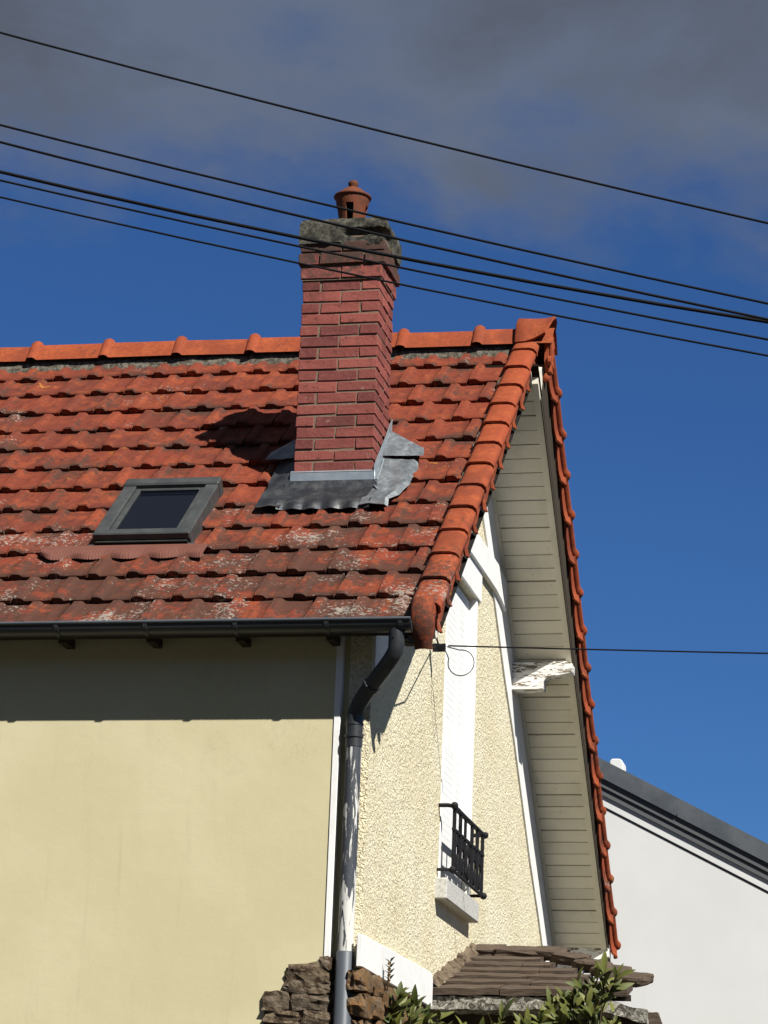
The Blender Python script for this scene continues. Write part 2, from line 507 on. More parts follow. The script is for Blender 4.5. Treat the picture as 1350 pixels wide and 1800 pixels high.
class MB:
    def __init__(self):
        self.v, self.f = [], []

    def add(self, vs, fs):
        o = len(self.v)
        self.v += [tuple(p) for p in vs]
        self.f += [tuple(i + o for i in q) for q in fs]
        return self

    def box(self, x0, x1, y0, y1, z0, z1):
        return self.add([(x0, y0, z0), (x1, y0, z0), (x1, y1, z0), (x0, y1, z0), (x0, y0, z1), (x1, y0, z1), (x1, y1, z1), (x0, y1, z1)],
                        [(0, 3, 2, 1), (4, 5, 6, 7), (0, 1, 5, 4), (1, 2, 6, 5), (2, 3, 7, 6), (3, 0, 4, 7)])

    def prism(self, poly, axis, a, b):
        """poly: 2-D outline; extruded along axis from a to b. axis x: poly=(y,z); y: (x,z); z: (x,y)"""
        def P(q, w):
            return {'x': (w, q[0], q[1]), 'y': (q[0], w, q[1]), 'z': (q[0], q[1], w)}[axis]
        n = len(poly)
        vs = [P(q, a) for q in poly] + [P(q, b) for q in poly]
        fs = [tuple(range(n)), tuple(range(2 * n - 1, n - 1, -1))]
        for i in range(n):
            j = (i + 1) % n
            fs.append((i, i + n, j + n, j))
        return self.add(vs, fs)

    def tube(self, path, r, n=8, caps=True):
        path = [Vector(p) for p in path]
        rs = r if isinstance(r, (list, tuple)) else [r] * len(path)
        vs, fs = [], []
        prev = None
        for i, p in enumerate(path):
            d = (path[min(i + 1, len(path) - 1)] - path[max(i - 1, 0)]).normalized()
            if prev is None:
                a = d.orthogonal().normalized()
            else:
                a = (prev - d * prev.dot(d)).normalized()
            prev = a
            b = d.cross(a)
            for k in range(n):
                w = 2 * math.pi * k / n
                vs.append(p + (a * math.cos(w) + b * math.sin(w)) * rs[i])
        for i in range(len(path) - 1):
            for k in range(n):
                k2 = (k + 1) % n
                fs.append((i * n + k, i * n + k2, (i + 1) * n + k2, (i + 1) * n + k))
        if caps:
            fs.append(tuple(range(n - 1, -1, -1)))
            fs.append(tuple(range((len(path) - 1) * n, len(path) * n)))
        return self.add(vs, fs)

    def grid(self, rows, close=False):
        """rows of equal-length point lists"""
        m, n = len(rows), len(rows[0])
        vs = [p for r in rows for p in r]
        fs = []
        for i in range(m - 1):
            for j in range(n - 1 + (1 if close else 0)):
                j2 = (j + 1) % n
                fs.append((i * n + j, i * n + j2, (i + 1) * n + j2, (i + 1) * n + j))
        return self.add(vs, fs)

    def lathe(self, prof, cx, cy, n=20, skip=None):
        vs, fs = [], []
        for (r, z) in prof:
            for k in range(n):
                w = 2 * math.pi * k / n
                vs.append((cx + r * math.cos(w), cy + r * math.sin(w), z))
        for i in range(len(prof) - 1):
            for k in range(n):
                if skip and skip(i, k):
                    continue
                k2 = (k + 1) % n
                fs.append((i * n + k, i * n + k2, (i + 1) * n + k2, (i + 1) * n + k))
        return self.add(vs, fs)

    def mesh(self, name, mat, smooth=False, bevel=0.0, seg=1, fix=True, solid=0.0, angle=None):
        me = bpy.data.meshes.new(name)
        me.from_pydata(self.v, [], self.f)
        bm = bmesh.new()
        bm.from_mesh(me)
        if solid:
            bmesh.ops.recalc_face_normals(bm, faces=bm.faces)
            bmesh.ops.solidify(bm, geom=bm.faces[:], thickness=solid)
        if bevel:
            es = [e for e in bm.edges if len(e.link_faces) == 2 and e.calc_face_angle(0) > 0.5]
            bmesh.ops.bevel(bm, geom=es, offset=bevel, segments=seg, affect='EDGES', clamp_overlap=True)
        if fix:
            bmesh.ops.recalc_face_normals(bm, faces=bm.faces)
        bm.to_mesh(me)
        bm.free()
        me.materials.append(M[mat])
        if smooth:
            me.shade_smooth()
            if angle:
                me.set_sharp_from_angle(angle=math.radians(angle))
        return me

    def build(self, name, mat, parent=None, M4=None, smooth=False, bevel=0.0, seg=1, kind=None, solid=0.0, angle=35, fix=True):
        me = self.mesh(name, mat, smooth, bevel, seg, fix, solid, angle)
        return put(name, me, parent, M4, kind)


BASE = Matrix.Translation((0, 0, Z0))


def put(name, me, parent=None, M4=None, kind=None):
    o = bpy.data.objects.new(name, me)
    COL.objects.link(o)
    w = BASE @ (M4 if M4 is not None else Matrix.Identity(4))
    if parent is not None:
        o.parent = parent
        o.matrix_parent_inverse = WM[parent.name].inverted()
    o.matrix_basis = w
    WM[o.name] = w
    if kind:
        o['kind'] = kind
    return o


def empty(name, x, y, z, label, cat, group=None):
    o = bpy.data.objects.new(name, None)
    COL.objects.link(o)
    w = BASE @ Matrix.Translation((x, y, z))
    o.matrix_basis = w
    o.empty_display_size = 0.2
    WM[o.name] = w
    tag(o, label, cat, group)
    return o


def tag(o, label, cat, group=None):
    o['label'] = label
    o['category'] = cat
    if group:
        o['group'] = group
    return o


def wob(p, amp, sc, seed=0.0):
    q = Vector(p) * sc + Vector((seed, seed * 1.7, seed * 0.6))
    return Vector(p) + noise.noise_vector(q) * amp


def rock(rx, ry, rz, seed, amp=0.25):
    """an angular stone: subdivided, faceted lump"""
    bm = bmesh.new()
    bmesh.ops.create_cube(bm, size=2.0)
    bmesh.ops.subdivide_edges(bm, edges=bm.edges[:], cuts=3, use_grid_fill=True)
    vs = []
    for v in bm.verts:
        d = v.co.copy()
        L = max(abs(d.x), abs(d.y), abs(d.z))
        rr = d.normalized()
        d = d.lerp(rr * L * 1.15, 0.35)
        d += noise.noise_vector(d * 1.1 + Vector((seed * 3.1, seed, seed * 2.2))) * amp
        d += noise.noise_vector(d * 3.2 + Vector((seed, seed * 5, 1))) * amp * 0.35
        v.co = Vector((d.x * rx, d.y * ry, d.z * rz))
    bm.normal_update()
    mb = MB()
    bm.verts.index_update()
    mb.add([v.co.copy() for v in bm.verts], [[v.index for v in f.verts] for f in bm.faces])
    bm.free()
    return mb


# ------------------------------------------------------------------ frames of the roof
AL = 0.69497418                # near slope
CO = 0.3041                    # visible course height
TW = 0.221                     # visible tile width
ca, sa = math.cos(AL), math.sin(AL)
MN = Matrix(((1, 0, 0, 0), (0, ca, -sa, 0), (0, sa, ca, 0), (0, 0, 0, 1)))      # local (u, v up the slope, h) -> world
YR, ZR = 13 * CO * ca, 13 * CO * sa
BE = math.radians(42.8)        # far slope
cb, sb = math.cos(BE), math.sin(BE)
LF = 5.0                       # length of the far slope
FY, FZ = YR + LF * cb, ZR + 0.02 - LF * sb
MF = Matrix(((-1, 0, 0, 0), (0, -cb, sb, FY), (0, sb, cb, FZ), (0, 0, 0, 1)))
XG = -0.29                     # gable wall plane
YW = 0.20                      # front wall plane
XL = -7.6                      # far end of the house
GZ = -Z0                       # ground
YB = 6.75                      # back wall


def roofp(u, v, h=0.0):
    return MN @ Vector((u, v, h))


# ------------------------------------------------------------------ ground
g = MB()
g.add([(-1500, -1500, GZ), (1500, -1500, GZ), (1500, 1500, GZ), (-1500, 1500, GZ)], [(0, 1, 2, 3)])
ground = g.build('ground', 'ground_asphalt', fix=False)
ground['kind'] = 'structure'

# unseen bank added behind the camera to block low sky and deepen shade
rows = []
for i in range(9):
    s_ = i / 8
    row = []
    for j in range(41):
        x = -120 + j * 6
        hgt = (17.0 + 2.5 * noise.noise(Vector((x * 0.05, 0, 0)))) * (s_ * s_ * (3 - 2 * s_))
        row.append((x, -22 - 26 * s_, GZ - 0.05 + hgt + 0.8 * noise.noise(Vector((x * 0.21, s_ * 6, 2))) * s_))
    rows.append(row)
rows.append([(p[0], -110, GZ - 0.05) for p in rows[-1]])
hb = MB().grid(rows).build('added_sky_blocker', 'sky_blocker_green', smooth=True, fix=True, angle=80)
hb['kind'] = 'structure'

# ------------------------------------------------------------------ the house
house = empty('house', -3.8, 3.4, GZ, 'cream rendered house with red tiled gable roof and brick chimney', 'house')


def soff_far(y):
    return 1.646 - 0.842 * (y - 3.545)


def soff_near(y):
    return (y * sa - 0.17) / ca


def wall_top(y):
    return min(soff_near(y) + 0.03, soff_far(y) + 0.03)


# front wall: cream render, with a white end strip
MB().box(XL, -0.472, YW, YW + 0.25, GZ, 0.05).build('front_wall', 'front_render', house)
MB().box(-0.4715, -0.437, YW - 0.008, YW + 0.2, -1.69, 0.0).build('corner_strip', 'white_paint', house, bevel=0.003)
MB().box(-0.437, -0.405, YW + 0.05, YW + 0.2, GZ, 0.0).build('corner_return', 'front_render', house)

# gable wall round the window opening
OY0, OY1, OZ0, OZ1 = 2.21, 3.147, -1.0, 0.90
ya = YW + 0.03
apex_y = min((abs(soff_near(y / 1000) - soff_far(y / 1000)), y / 1000) for y in range(2000, 4200))[1]
gw = MB()
x0, x1 = -0.405, XG
gw.prism([(ya, GZ), (OY0, GZ), (OY0, wall_top(OY0)), (ya, wall_top(ya))], 'x', x0, x1)
gw.prism([(OY0, GZ), (OY1, GZ), (OY1, OZ0), (OY0, OZ0)], 'x', x0, x1)
gw.prism([(OY0, OZ1), (OY1, OZ1), (OY1, wall_top(OY1)), (apex_y, wall_top(apex_y)), (OY0, wall_top(OY0))], 'x', x0, x1)
gw.prism([(OY1, GZ), (YB, GZ), (YB, wall_top(YB)), (OY1, wall_top(OY1))], 'x', x0, x1)
gw.build('gable_wall', 'gable_roughcast', house)
MB().box(XL, -0.405, YB - 0.2, YB, GZ, soff_far(YB)).build('back_wall', 'front_render', house)
MB().prism([(YW + 0.25, GZ), (YB - 0.2, GZ), (YB - 0.2, -0.9), (YR, ZR - 0.35), (YW + 0.25, 0.0)], 'x', XL, XL + 0.2).build('end_wall', 'front_render', house)

# white framing on the gable: band under the eaves boards, collar beam, lintel
WB = 0.45
fr = MB()
ys = [2.95, 3.4, 3.8, 4.2, 4.6, 5.0, 5.4, 5.8, 6.2, 6.5]
poly = [(y, soff_far(y) + 0.02) for y in ys] + [(y, soff_far(y) - WB - 0.02 * math.sin(y * 5)) for y in reversed(ys)]
fr.prism(poly, 'x', XG, XG + 0.012)
fr.build('rafter_board', 'white_paint', house)
fr = MB()
ys = [0.25, 0.8, 1.4, 2.0, 2.6, 3.0]
poly = [(y, soff_near(y) + 0.02) for y in reversed(ys)] + [(y, soff_near(y) - 0.28) for y in ys]
fr.prism(poly, 'x', XG, XG + 0.012)
fr.build('rafter_board', 'white_paint', house)
# collar: level beam whose underside sweeps down into the rafter boards
cpts = []
for i in range(13):
    y = 1.75 + i * (4.05 - 1.75) / 12
    e = max(0.0, (y - 3.55) / 0.5)
    cpts.append((y, 1.090 - 0.05 * e ** 2))
top = [(4.05, 1.24), (3.7, 1.275), (1.75, 1.275)]
MB().prism(cpts + top, 'x', XG, XG + 0.035).build('collar_beam', 'white_paint', house, bevel=0.004)
MB().box(XG, XG + 0.016, 2.13, 3.23, OZ1, 1.09).build('lintel_panel', 'white_paint', house)

# window with closed louvred shutters in a shallow recess
win = MB()
wx = XG - 0.055
win.box(wx - 0.03, wx - 0.008, OY0, OY1, OZ0, OZ1)
window = win.build('window', 'white_paint', house)
MB().box(wx - 0.008, XG + 0.004, OY1 - 0.02, OY1 + 0.03, OZ0, OZ1 + 0.002).build('jamb', 'white_paint', window, bevel=0.003)
MB().box(wx - 0.008, XG + 0.004, OY0 - 0.03, OY0 + 0.02, OZ0, OZ1 + 0.002).build('jamb', 'white_paint', window, bevel=0.003)
mid = (OY0 + OY1) / 2
for a, b in ((OY0 + 0.025, mid + 0.12), (mid + 0.125, OY1 - 0.024)):
    sh = MB()
    sh.box(wx - 0.006, wx + 0.012, a, a + 0.05, OZ0 + 0.02, OZ1 - 0.02)
    sh.box(wx - 0.006, wx + 0.012, b - 0.05, b, OZ0 + 0.02, OZ1 - 0.02)
    sh.box(wx - 0.006, wx + 0.012, a + 0.05, b - 0.05, OZ1 - 0.135, OZ1 - 0.02)
    sh.box(wx - 0.006, wx + 0.012, a + 0.05, b - 0.05, OZ0 + 0.02, OZ0 + 0.10)
    sh.box(wx - 0.006, wx + 0.012, a + 0.05, b - 0.05, -0.165, -0.005)
    so = sh.build('shutter', 'white_paint', window)
    lm = MB().prism([(0.004, -0.0212), (0.0117, -0.0212), (0.0110, 0.0206), (0.004, 0.0206)], 'y', a + 0.05, b - 0.05)
    lme = lm.mesh('louvre', 'white_paint')
    z = OZ0 + 0.12
    k = 0
    while z < OZ1 - 0.1:
        if not (-0.14 < z < -0.03):
            put('louvre', lme, window, Matrix.Translation((wx, 0, z)))
        z += 0.042
sill = MB().box(XG - 0.02, XG + 0.07, 2.09, 3.13, -1.117, -0.997).build('sill', 'stone_sill', window, bevel=0.006)

# wrought iron window guard
RX = XG + 0.085
rail = MB().tube([(XG - 0.01, 2.13, -0.575), (RX - 0.03, 2.13, -0.575), (RX, 2.16, -0.575), (RX, 3.13, -0.58), (RX - 0.03, 3.16, -0.58), (XG - 0.01, 3.16, -0.58)], 0.012, 8)
guard = rail.build('window_guard', 'wrought_iron', house, smooth=True)
MB().box(RX - 0.014, RX + 0.014, 2.15, 3.14, -0.592, -0.572).build('handrail', 'wrought_iron', guard, bevel=0.004)
MB().box(RX - 0.009, RX + 0.009, 2.15, 3.14, -0.715, -0.70).build('rail', 'wrought_iron', guard)
MB().tube([(XG - 0.01, 2.13, -0.945), (RX, 2.14, -0.945), (RX, 3.15, -0.95), (XG - 0.01, 3.16, -0.95)], 0.010, 8).build('rail', 'wrought_iron', guard)
bar_me = MB().box(-0.008, 0.008, -0.008, 0.008, -0.95, -0.58).mesh('bar', 'wrought_iron')
for i, y in enumerate((2.17, 2.19, 2.36, 2.38, 2.53, 2.74, 2.76, 2.92, 2.94, 3.10, 3.12)):
    put('bar', bar_me, guard, Matrix.Translation((RX, y, 0)))


def ring(ry, rz, r, a0=0.0, a1=2 * math.pi, n=18):
    return [(0, ry * math.cos(a0 + (a1 - a0) * k / n), rz * math.sin(a0 + (a1 - a0) * k / n)) for k in range(n + 1)]


def scroll(turns, r0, r1, n=26):
    return [(0, (r0 + (r1 - r0) * k / n) * math.cos(turns * 2 * math.pi * k / n), (r0 + (r1 - r0) * k / n) * math.sin(turns * 2 * math.pi * k / n)) for k in range(n + 1)]


sc_me = MB().tube(scroll(1.6, 0.010, 0.048), 0.0085, 6).mesh('scroll', 'wrought_iron', smooth=True)
ov_me = MB().tube(ring(0.045, 0.105, 0), 0.008, 6).mesh('oval', 'wrought_iron', smooth=True)
for y in (2.27, 2.45, 2.64, 2.84, 3.01):
    put('oval', ov_me, guard, Matrix.Translation((RX, y, -0.825)))
    for s in (1, -1):
        for z in (-0.765, -0.885):
            put('scroll', sc_me, guard, Matrix.Translation((RX, y + s * 0.03, z)) @ Matrix.Diagonal((1, s, 1 if z > -0.8 else -1, 1)) @ Matrix.Diagonal((0.8, 0.8, 0.8, 1)))
kn = MB()
for (y, z) in ((2.14, -0.575), (3.16, -0.58), (2.14, -0.945), (3.16, -0.95)):
    kn.lathe([(0.0, z - 0.022), (0.016, z - 0.016), (0.022, z), (0.016, z + 0.016), (0.0, z + 0.022)], RX + 0.006, y, 8)
kn.build('knob', 'wrought_iron', guard, smooth=True)

# purlin ends carrying the far overhang
def purlin(y0, y1, zt, h, xe=0.125, near=False):
    zb = zt - h
    poly = [(XG - 0.02, zt), (xe - 0.02, zt + 0.004), (xe, zt - 0.01), (xe, zt - 0.36 * h), (xe - 0.02, zt - 0.42 * h), (0.04, zt - 0.50 * h), (-0.02, zt - 0.53 * h), (-0.050, zt - 0.60 * h), (-0.066, zt - 0.72 * h), (-0.068, zt - h + 0.006), (-0.075, zb), (XG - 0.02, zb)]
    return MB().prism(poly, 'y', y0, y1).build('purlin', 'weathered_white_timber', house, bevel=0.004)


purlin(4.45, 4.58, 0.795, 0.185)
purlin(6.50, 6.63, -0.835, 0.19)

# eaves boards under the far and near overhangs (boards run across the overhang)
bd = MB()
bd.prism([(2.80, soff_far(2.80) + 0.03), (6.72, soff_far(6.72) + 0.03), (6.72, soff_far(6.72) + 0.045), (2.80, soff_far(2.80) + 0.045)], 'x', XG, 0.12)
soffit = bd.build('soffit', 'dark_gap', house)
sl = math.atan(0.842)
PB = 0.1065
nb = int(3.90 / math.cos(sl) / PB)
for i in range(nb):
    wv = PB - random.choice((0.007, 0.008, 0.010, 0.013) if i % 3 else (0.005, 0.006))
    b = MB().box(XG + 0.035, 0.074, 0.0, wv, 0.0, 0.018)
    y = 2.81 + i * PB * math.cos(sl)
    mt = Matrix.Translation((0, y, soff_far(y))) @ Matrix.Rotation(-sl, 4, 'X') @ Matrix.Rotation(random.uniform(-0.003, 0.003), 4, 'Z') @ Matrix.Translation((0, 0, random.uniform(-0.002, 0.002)))
    b.build('soffit_board', 'grey_soffit_paint', soffit, mt)
# wall-side cover strip and barge board
MB().prism([(3.03, soff_far(3.03) - 0.012), (6.5, soff_far(6.5) - 0.012), (6.5, soff_far(6.5) + 0.025), (3.03, soff_far(3.03) + 0.025)], 'x', XG + 0.012, XG + 0.038).build('cover_strip', 'grey_soffit_paint', soffit)
zt = lambda y: ZR + 0.02 - (y - YR) * sb / cb - 0.10
MB().prism([(2.86, soff_far(2.86) - 0.014), (6.71, soff_far(6.71) - 0.014), (6.71, zt(6.71)), (3.08, zt(3.08)), (2.86, 2.86 * sa / ca - 0.10)], 'x', 0.073, 0.112).build('barge_board', 'grey_soffit_paint', soffit)
MB().prism([(2.95, soff_far(2.95) - 0.020), (6.72, soff_far(6.72) - 0.020), (6.72, zt(6.72)), (3.10, zt(3.10))], 'x', 0.1125, 0.119).build('barge_board', 'dark_timber', soffit)  # dark facing over the sunlit barge face, coloured to read as shade
sn = MB()
sn.prism([(0.24, soff_near(0.24) + 0.03), (2.86, soff_near(2.86) + 0.03), (2.86, soff_near(2.86) + 0.045), (0.24, soff_near(0.24) + 0.045)], 'x', XG, 0.07)
soffit2 = sn.build('soffit', 'dark_gap', house)
for i in range(3, int(2.82 / ca / PB)):
    b = MB().box(XG + 0.002, 0.03, 0.0, PB - 0.005, 0.0, 0.018)
    mt = Matrix.Translation((0, i * PB * ca, soff_near(i * PB * ca))) @ Matrix.Rotation(AL, 4, 'X')
    b.build('soffit_board', 'grey_soffit_paint', soffit2, mt)
MB().prism([(0.22, soff_near(0.22) - 0.012), (2.84, soff_near(2.84) - 0.012), (2.84, 2.84 * sa / ca - 0.07), (0.12, 0.12 * sa / ca - 0.07)], 'x', 0.015, 0.043).build('barge_board', 'grey_soffit_paint', soffit2)

# ------------------------------------------------------------------ roof
rd = MB()
rd.add([MN @ Vector(q) for q in ((XL - 0.3, -0.02, -0.06), (0.06, -0.02, -0.06), (0.06, 13 * CO, -0.06), (XL - 0.3, 13 * CO, -0.06), (XL - 0.3, -0.02, -0.08), (0.06, -0.02, -0.08), (0.06, 13 * CO, -0.08), (XL - 0.3, 13 * CO, -0.08))],
       [(0, 1, 2, 3), (4, 7, 6, 5), (0, 4, 5, 1), (1, 5, 6, 2), (2, 6, 7, 3), (3, 7, 4, 0)])
rd.add([MF @ Vector(q) for q in ((-0.06, -0.02, -0.06), (-XL + 0.3, -0.02, -0.06), (-XL + 0.3, LF, -0.06), (-0.06, LF, -0.06), (-0.06, -0.02, -0.08), (-XL + 0.3, -0.02, -0.08), (-XL + 0.3, LF, -0.08), (-0.06, LF, -0.08))],
       [(0, 1, 2, 3), (4, 7, 6, 5), (0, 4, 5, 1), (1, 5, 6, 2), (2, 6, 7, 3), (3, 7, 4, 0)])
roof = rd.build('roof', 'dark_timber', house)


def sm(a, b, x):
    t = max(0.0, min(1.0, (x - a) / (b - a)))
    return t * t * (3 - 2 * t)


def tile_h(u, v):
    h = -0.0275 * v / CO - 0.008 * (1 - sm(-0.002, 0.014, v))
    roll = sm(-0.002, 0.004, u) * (1 - sm(0.050, 0.060, u))
    h += 0.0165 * roll
    cu = abs(u - 0.142)
    h += 0.002 * (1 - sm(0.022, 0.040, cu)) * math.exp(-(v / 0.050) ** 2)      # raised middle of the lip, clears the roll below
    pan = sm(0.056, 0.075, u) * (1 - sm(0.195, 0.215, u))
    h -= 0.003 * pan * sm(0.03, 0.09, v)
    # boss in the middle of the pan, hollowed on its upper side
    h += 0.0165 * math.exp(-((u - 0.142) / 0.0155) ** 2 - ((v - 0.155) / 0.021) ** 2)
    h -= 0.008 * math.exp(-((u - 0.125) / 0.009) ** 2 - ((v - 0.180) / 0.014) ** 2)
    h += 0.003 * sm(0.192, 0.205, u)
    return h


def tile_mesh(seed):
    rr = random.Random(seed)
    us = [-0.001, 0.005, 0.012, 0.026, 0.042, 0.054, 0.064, 0.085, 0.107, 0.122, 0.132, 0.142, 0.152, 0.162, 0.178, 0.197, 0.203, 0.2090]
    vs_ = [0.0, 0.004, 0.010, 0.020, 0.05, 0.09, 0.125, 0.145, 0.165, 0.185, 0.21, 0.25, 0.30, 0.36]
    rows = []
    chip = rr.uniform(0.02, 0.2)
    for v in vs_:
        row = []
        for u in us:
            h = tile_h(u, v)
            vv = v
            if v < 0.01:
                vv = v + 0.004 * noise.noise(Vector((u * 30, seed * 7.7, 0))) + 0.006 * math.exp(-((u - chip) / 0.015) ** 2) * (seed % 2)
                h -= 0.001 if v == 0 else 0
            h += 0.0016 * noise.noise(Vector((u * 25, v * 20, seed * 3.3)))
            row.append((u, vv, h))
        rows.append(row)
    mb = MB()
    mb.grid(rows)
    n = len(us)
    # lip face, and the two side faces
    lip2 = [(p[0], p[1] + 0.005, -0.0290) for p in rows[0]]
    mb.grid([lip2, rows[0]])
    under = [(p[0], 0.07, -0.037) for p in rows[4]]
    mb.grid([under, lip2])
    for j in (0, n - 1):
        a = [r[j] for r in rows]
        b = [(p[0], p[1], p[2] - 0.017) for p in a]
        mb.grid([a, b] if j == 0 else [b, a])
    return mb.mesh('roof_tile', 'terracotta_tile', smooth=True, fix=False, angle=40)


TILES = [tile_mesh(s) for s in range(5)]
SK = (-2.005, -1.445, 0.935, 1.705)     # skylight opening u0,u1,v0,v1
CHX0, CHX1, CHY0, CHY1 = -1.030, -0.570, 1.30, 1.675
cand = []
for k in range(13):
    ph = -0.055 if k % 2 else -0.165
    j = -36
    while True:
        u = ph + j * TW
        if u > -0.1:
            break
        j += 1
        if u < XL - 0.2:
            continue
        v = k * CO
        um, vm = u + TW / 2, v + CO / 2
        if u > SK[0] - 0.02 and u + TW < SK[1] + 0.02 and v > SK[2] - 0.05 and v + CO < SK[3] + 0.05:
            continue
        if CHX0 + 0.05 < um < CHX1 - 0.05 and CHY0 / ca + 0.02 < vm < CHY1 / ca + 0.05:
            continue
        # tiles in view come first: the view's left edge runs from u=-2.3 at the eave to -3.6 at the ridge
        cand.append((u + TW < -2.35 - 1.35 * v / 3.95, -u, k, u, v))
cand.sort()
far_v, far_f = MB(), None
for idx, (out, _, k, u, v) in enumerate(cand):
    me = TILES[random.randrange(5)]
    R = random.Random(int(u * 1000) * 31 + k)
    slip = -R.uniform(0.010, 0.022) if R.random() < 0.06 else 0.0
    mt = MN @ Matrix.Translation((u + R.uniform(-0.003, 0.003), v + slip + R.uniform(-0.006, 0.006), R.uniform(-0.001, 0.004))) @ Matrix.Rotation(R.uniform(-0.018, 0.018), 4, 'Z') @ Matrix.Rotation(R.uniform(-0.010, 0.014), 4, 'X') @ Matrix.Rotation(R.uniform(-0.020, 0.020), 4, 'Y')
    if idx < 290:
        put('roof_tile', me, roof, mt)
    else:
        far_v.add([mt @ x.co for x in TILES[0].vertices], [tuple(p.vertices) for p in TILES[0].polygons])
# tiles beyond the picture, and the hidden slope: simple lapped strips with rolls
for k in range(17):
    v = k * 0.30
    rows = []
    us = []
    j = 0
    u = -0.06
    while u < -XL + 0.3:
        us += [(u, 0.0), (u + 0.012, 0.018), (u + 0.045, 0.018), (u + 0.06, 0.0)]
        u += TW
    for (vv, dh) in ((0.0, -0.02), (0.001, 0.0), (0.30, -0.03), (0.34, -0.034)):
        rows.append([MF @ Vector((q, min(v + vv, LF), dh + e)) for q, e in us])
    far_v.grid(rows)
far_v.build('roof_tile_field', 'terracotta_tile', roof, kind='stuff', fix=False)

# ridge tiles
def ridge_profile(g, flat=0.0):
    """half outline of a ridge tile section, g = growth"""
    pts = []
    for (y, z) in ((-0.125, -0.045), (-0.100, -0.005), (-0.072, 0.040), (-0.045, 0.075), (-0.020, 0.092), (0.0, 0.097), (0.020, 0.092), (0.045, 0.075), (0.072, 0.040), (0.100, -0.005), (0.125, -0.045)):
        pts.append((y * (1 + g * 5), z + g * (1.0 if z > 0.06 else 0.4)))
    return pts


RL = 0.493
rows = []
for x, gr in ((0.0, 0.010), (0.004, 0.021), (0.020, 0.030), (0.040, 0.030), (0.058, 0.020), (0.064, 0.004), (0.075, 0.0), (0.25, -0.002), (RL + 0.02, -0.004)):
    rows.append([(x, y, z) for y, z in ridge_profile(gr)])
rb = MB().grid(rows)
rb.grid([rows[0], [(0.0, y * 0.86, z - 0.02) for _, y, z in rows[0]]])
ridge_me = rb.mesh('ridge_tile', 'terracotta_trim', smooth=True, angle=50)
xr = -0.821
k = 5 - 5
for i in range(-2, 15):
    x = xr - i * RL
    if x + RL > 0.2 or i == -2:
        continue
    if x < XL - 0.4:
        break
    put('ridge_tile', ridge_me, roof, Matrix.Translation((x, YR, ZR + 0.012 + random.uniform(-0.004, 0.004))) @ Matrix.Rotation(random.uniform(-0.006, 0.006), 4, 'Y') @ Matrix.Rotation(random.uniform(-0.01, 0.01), 4, 'Z'))
# mortar bed under the ridge
rows = []
for i in range(120):
    x = XL - 0.2 + i * (0.0 - XL + 0.2) / 119
    w = 0.010 * noise.noise(Vector((x * 9, 1, 0))) + 0.006 * noise.noise(Vector((x * 30, 3, 0)))
    rows.append([(x, YR - 0.104 - w, ZR - 0.122), (x, YR - 0.100 - w, ZR - 0.055 + w), (x, YR - 0.070, ZR - 0.015 + w), (x, YR - 0.04, ZR + 0.02), (x, YR + 0.04, ZR + 0.02), (x, YR + 0.10, ZR - 0.1)])
MB().grid(rows).build('ridge_mortar_bed', 'ridge_mortar', roof, smooth=True)


# verge (rake) tiles with a hanging flap
def rake_mesh(name, s):
    """s=+1: local u grows outwards"""
    sec = [(-0.046, -0.035), (-0.048, 0.002), (-0.043, 0.022), (-0.030, 0.030), (0.01, 0.032), (0.056, 0.031), (0.076, 0.025), (0.088, 0.011), (0.087, -0.003), (0.076, -0.011), (0.060, -0.016)]
    flap = [(0.056, -0.05), (0.054, -0.09), (0.056, -0.130)]
    vv = [0.0, 0.012, 0.03, 0.06, 0.10, 0.15, 0.21, 0.27, 0.33]
    rows = []
    for v in vv:
        lift = 0.013 * (1 - v / CO)
        gr = 0.006 * (1 - sm(0.0, 0.05, v))
        # scalloped flap: a drop near the lower end, drawn up towards the head
        drop = 0.78 + 0.34 * math.exp(-((v - 0.040) / 0.028) ** 2) + 0.16 * math.exp(-((v - 0.15) / 0.05) ** 2) - 0.15 * sm(0.2, 0.33, v)
        flare = (0.020 if s < 0 else 0.006) * math.exp(-((v - 0.02) / 0.022) ** 2)
        lobe = 0.020 * math.exp(-((v - 0.040) / 0.026) ** 2)
        row = []
        for (u, h) in sec:
            row.append((s * (u * (1 + gr * 3) + (flare if u > 0.065 else 0)), v, h + lift + (gr if h > 0 else 0)))
        for i, (u, h) in enumerate(flap):
            f = (i + 1) / 3
            h0 = sec[-1][1]
            hh = h0 + (h - h0) * (1 + (drop - 1) * f)
            row.append((s * (u + gr + flare * (1.0 + 0.5 * f) + lobe * f), v, hh + lift * 0.6))
        rows.append(row)
    mb = MB().grid(rows)
    return mb.mesh(name, 'terracotta_trim', smooth=True, solid=-0.013, angle=50)


RK = rake_mesh('rake_tile', 1)
RKF = rake_mesh('rake_tile', -1)
for k in range(13):
    v = 0.05 + k * CO
    put('rake_tile', RK, roof, MN @ Matrix.Translation((0.0 + random.uniform(-0.004, 0.004), v, 0.012 + random.uniform(-0.002, 0.002))) @ Matrix.Rotation(random.uniform(-0.012, 0.012), 4, 'Z'))
for k in range(16):
    put('rake_tile', RKF, roof, MF @ Matrix.Translation((-0.068 + random.uniform(-0.004, 0.004), 0.02 + k * CO, 0.012)) @ Matrix.Rotation(random.uniform(-0.01, 0.01), 4, 'Z'))

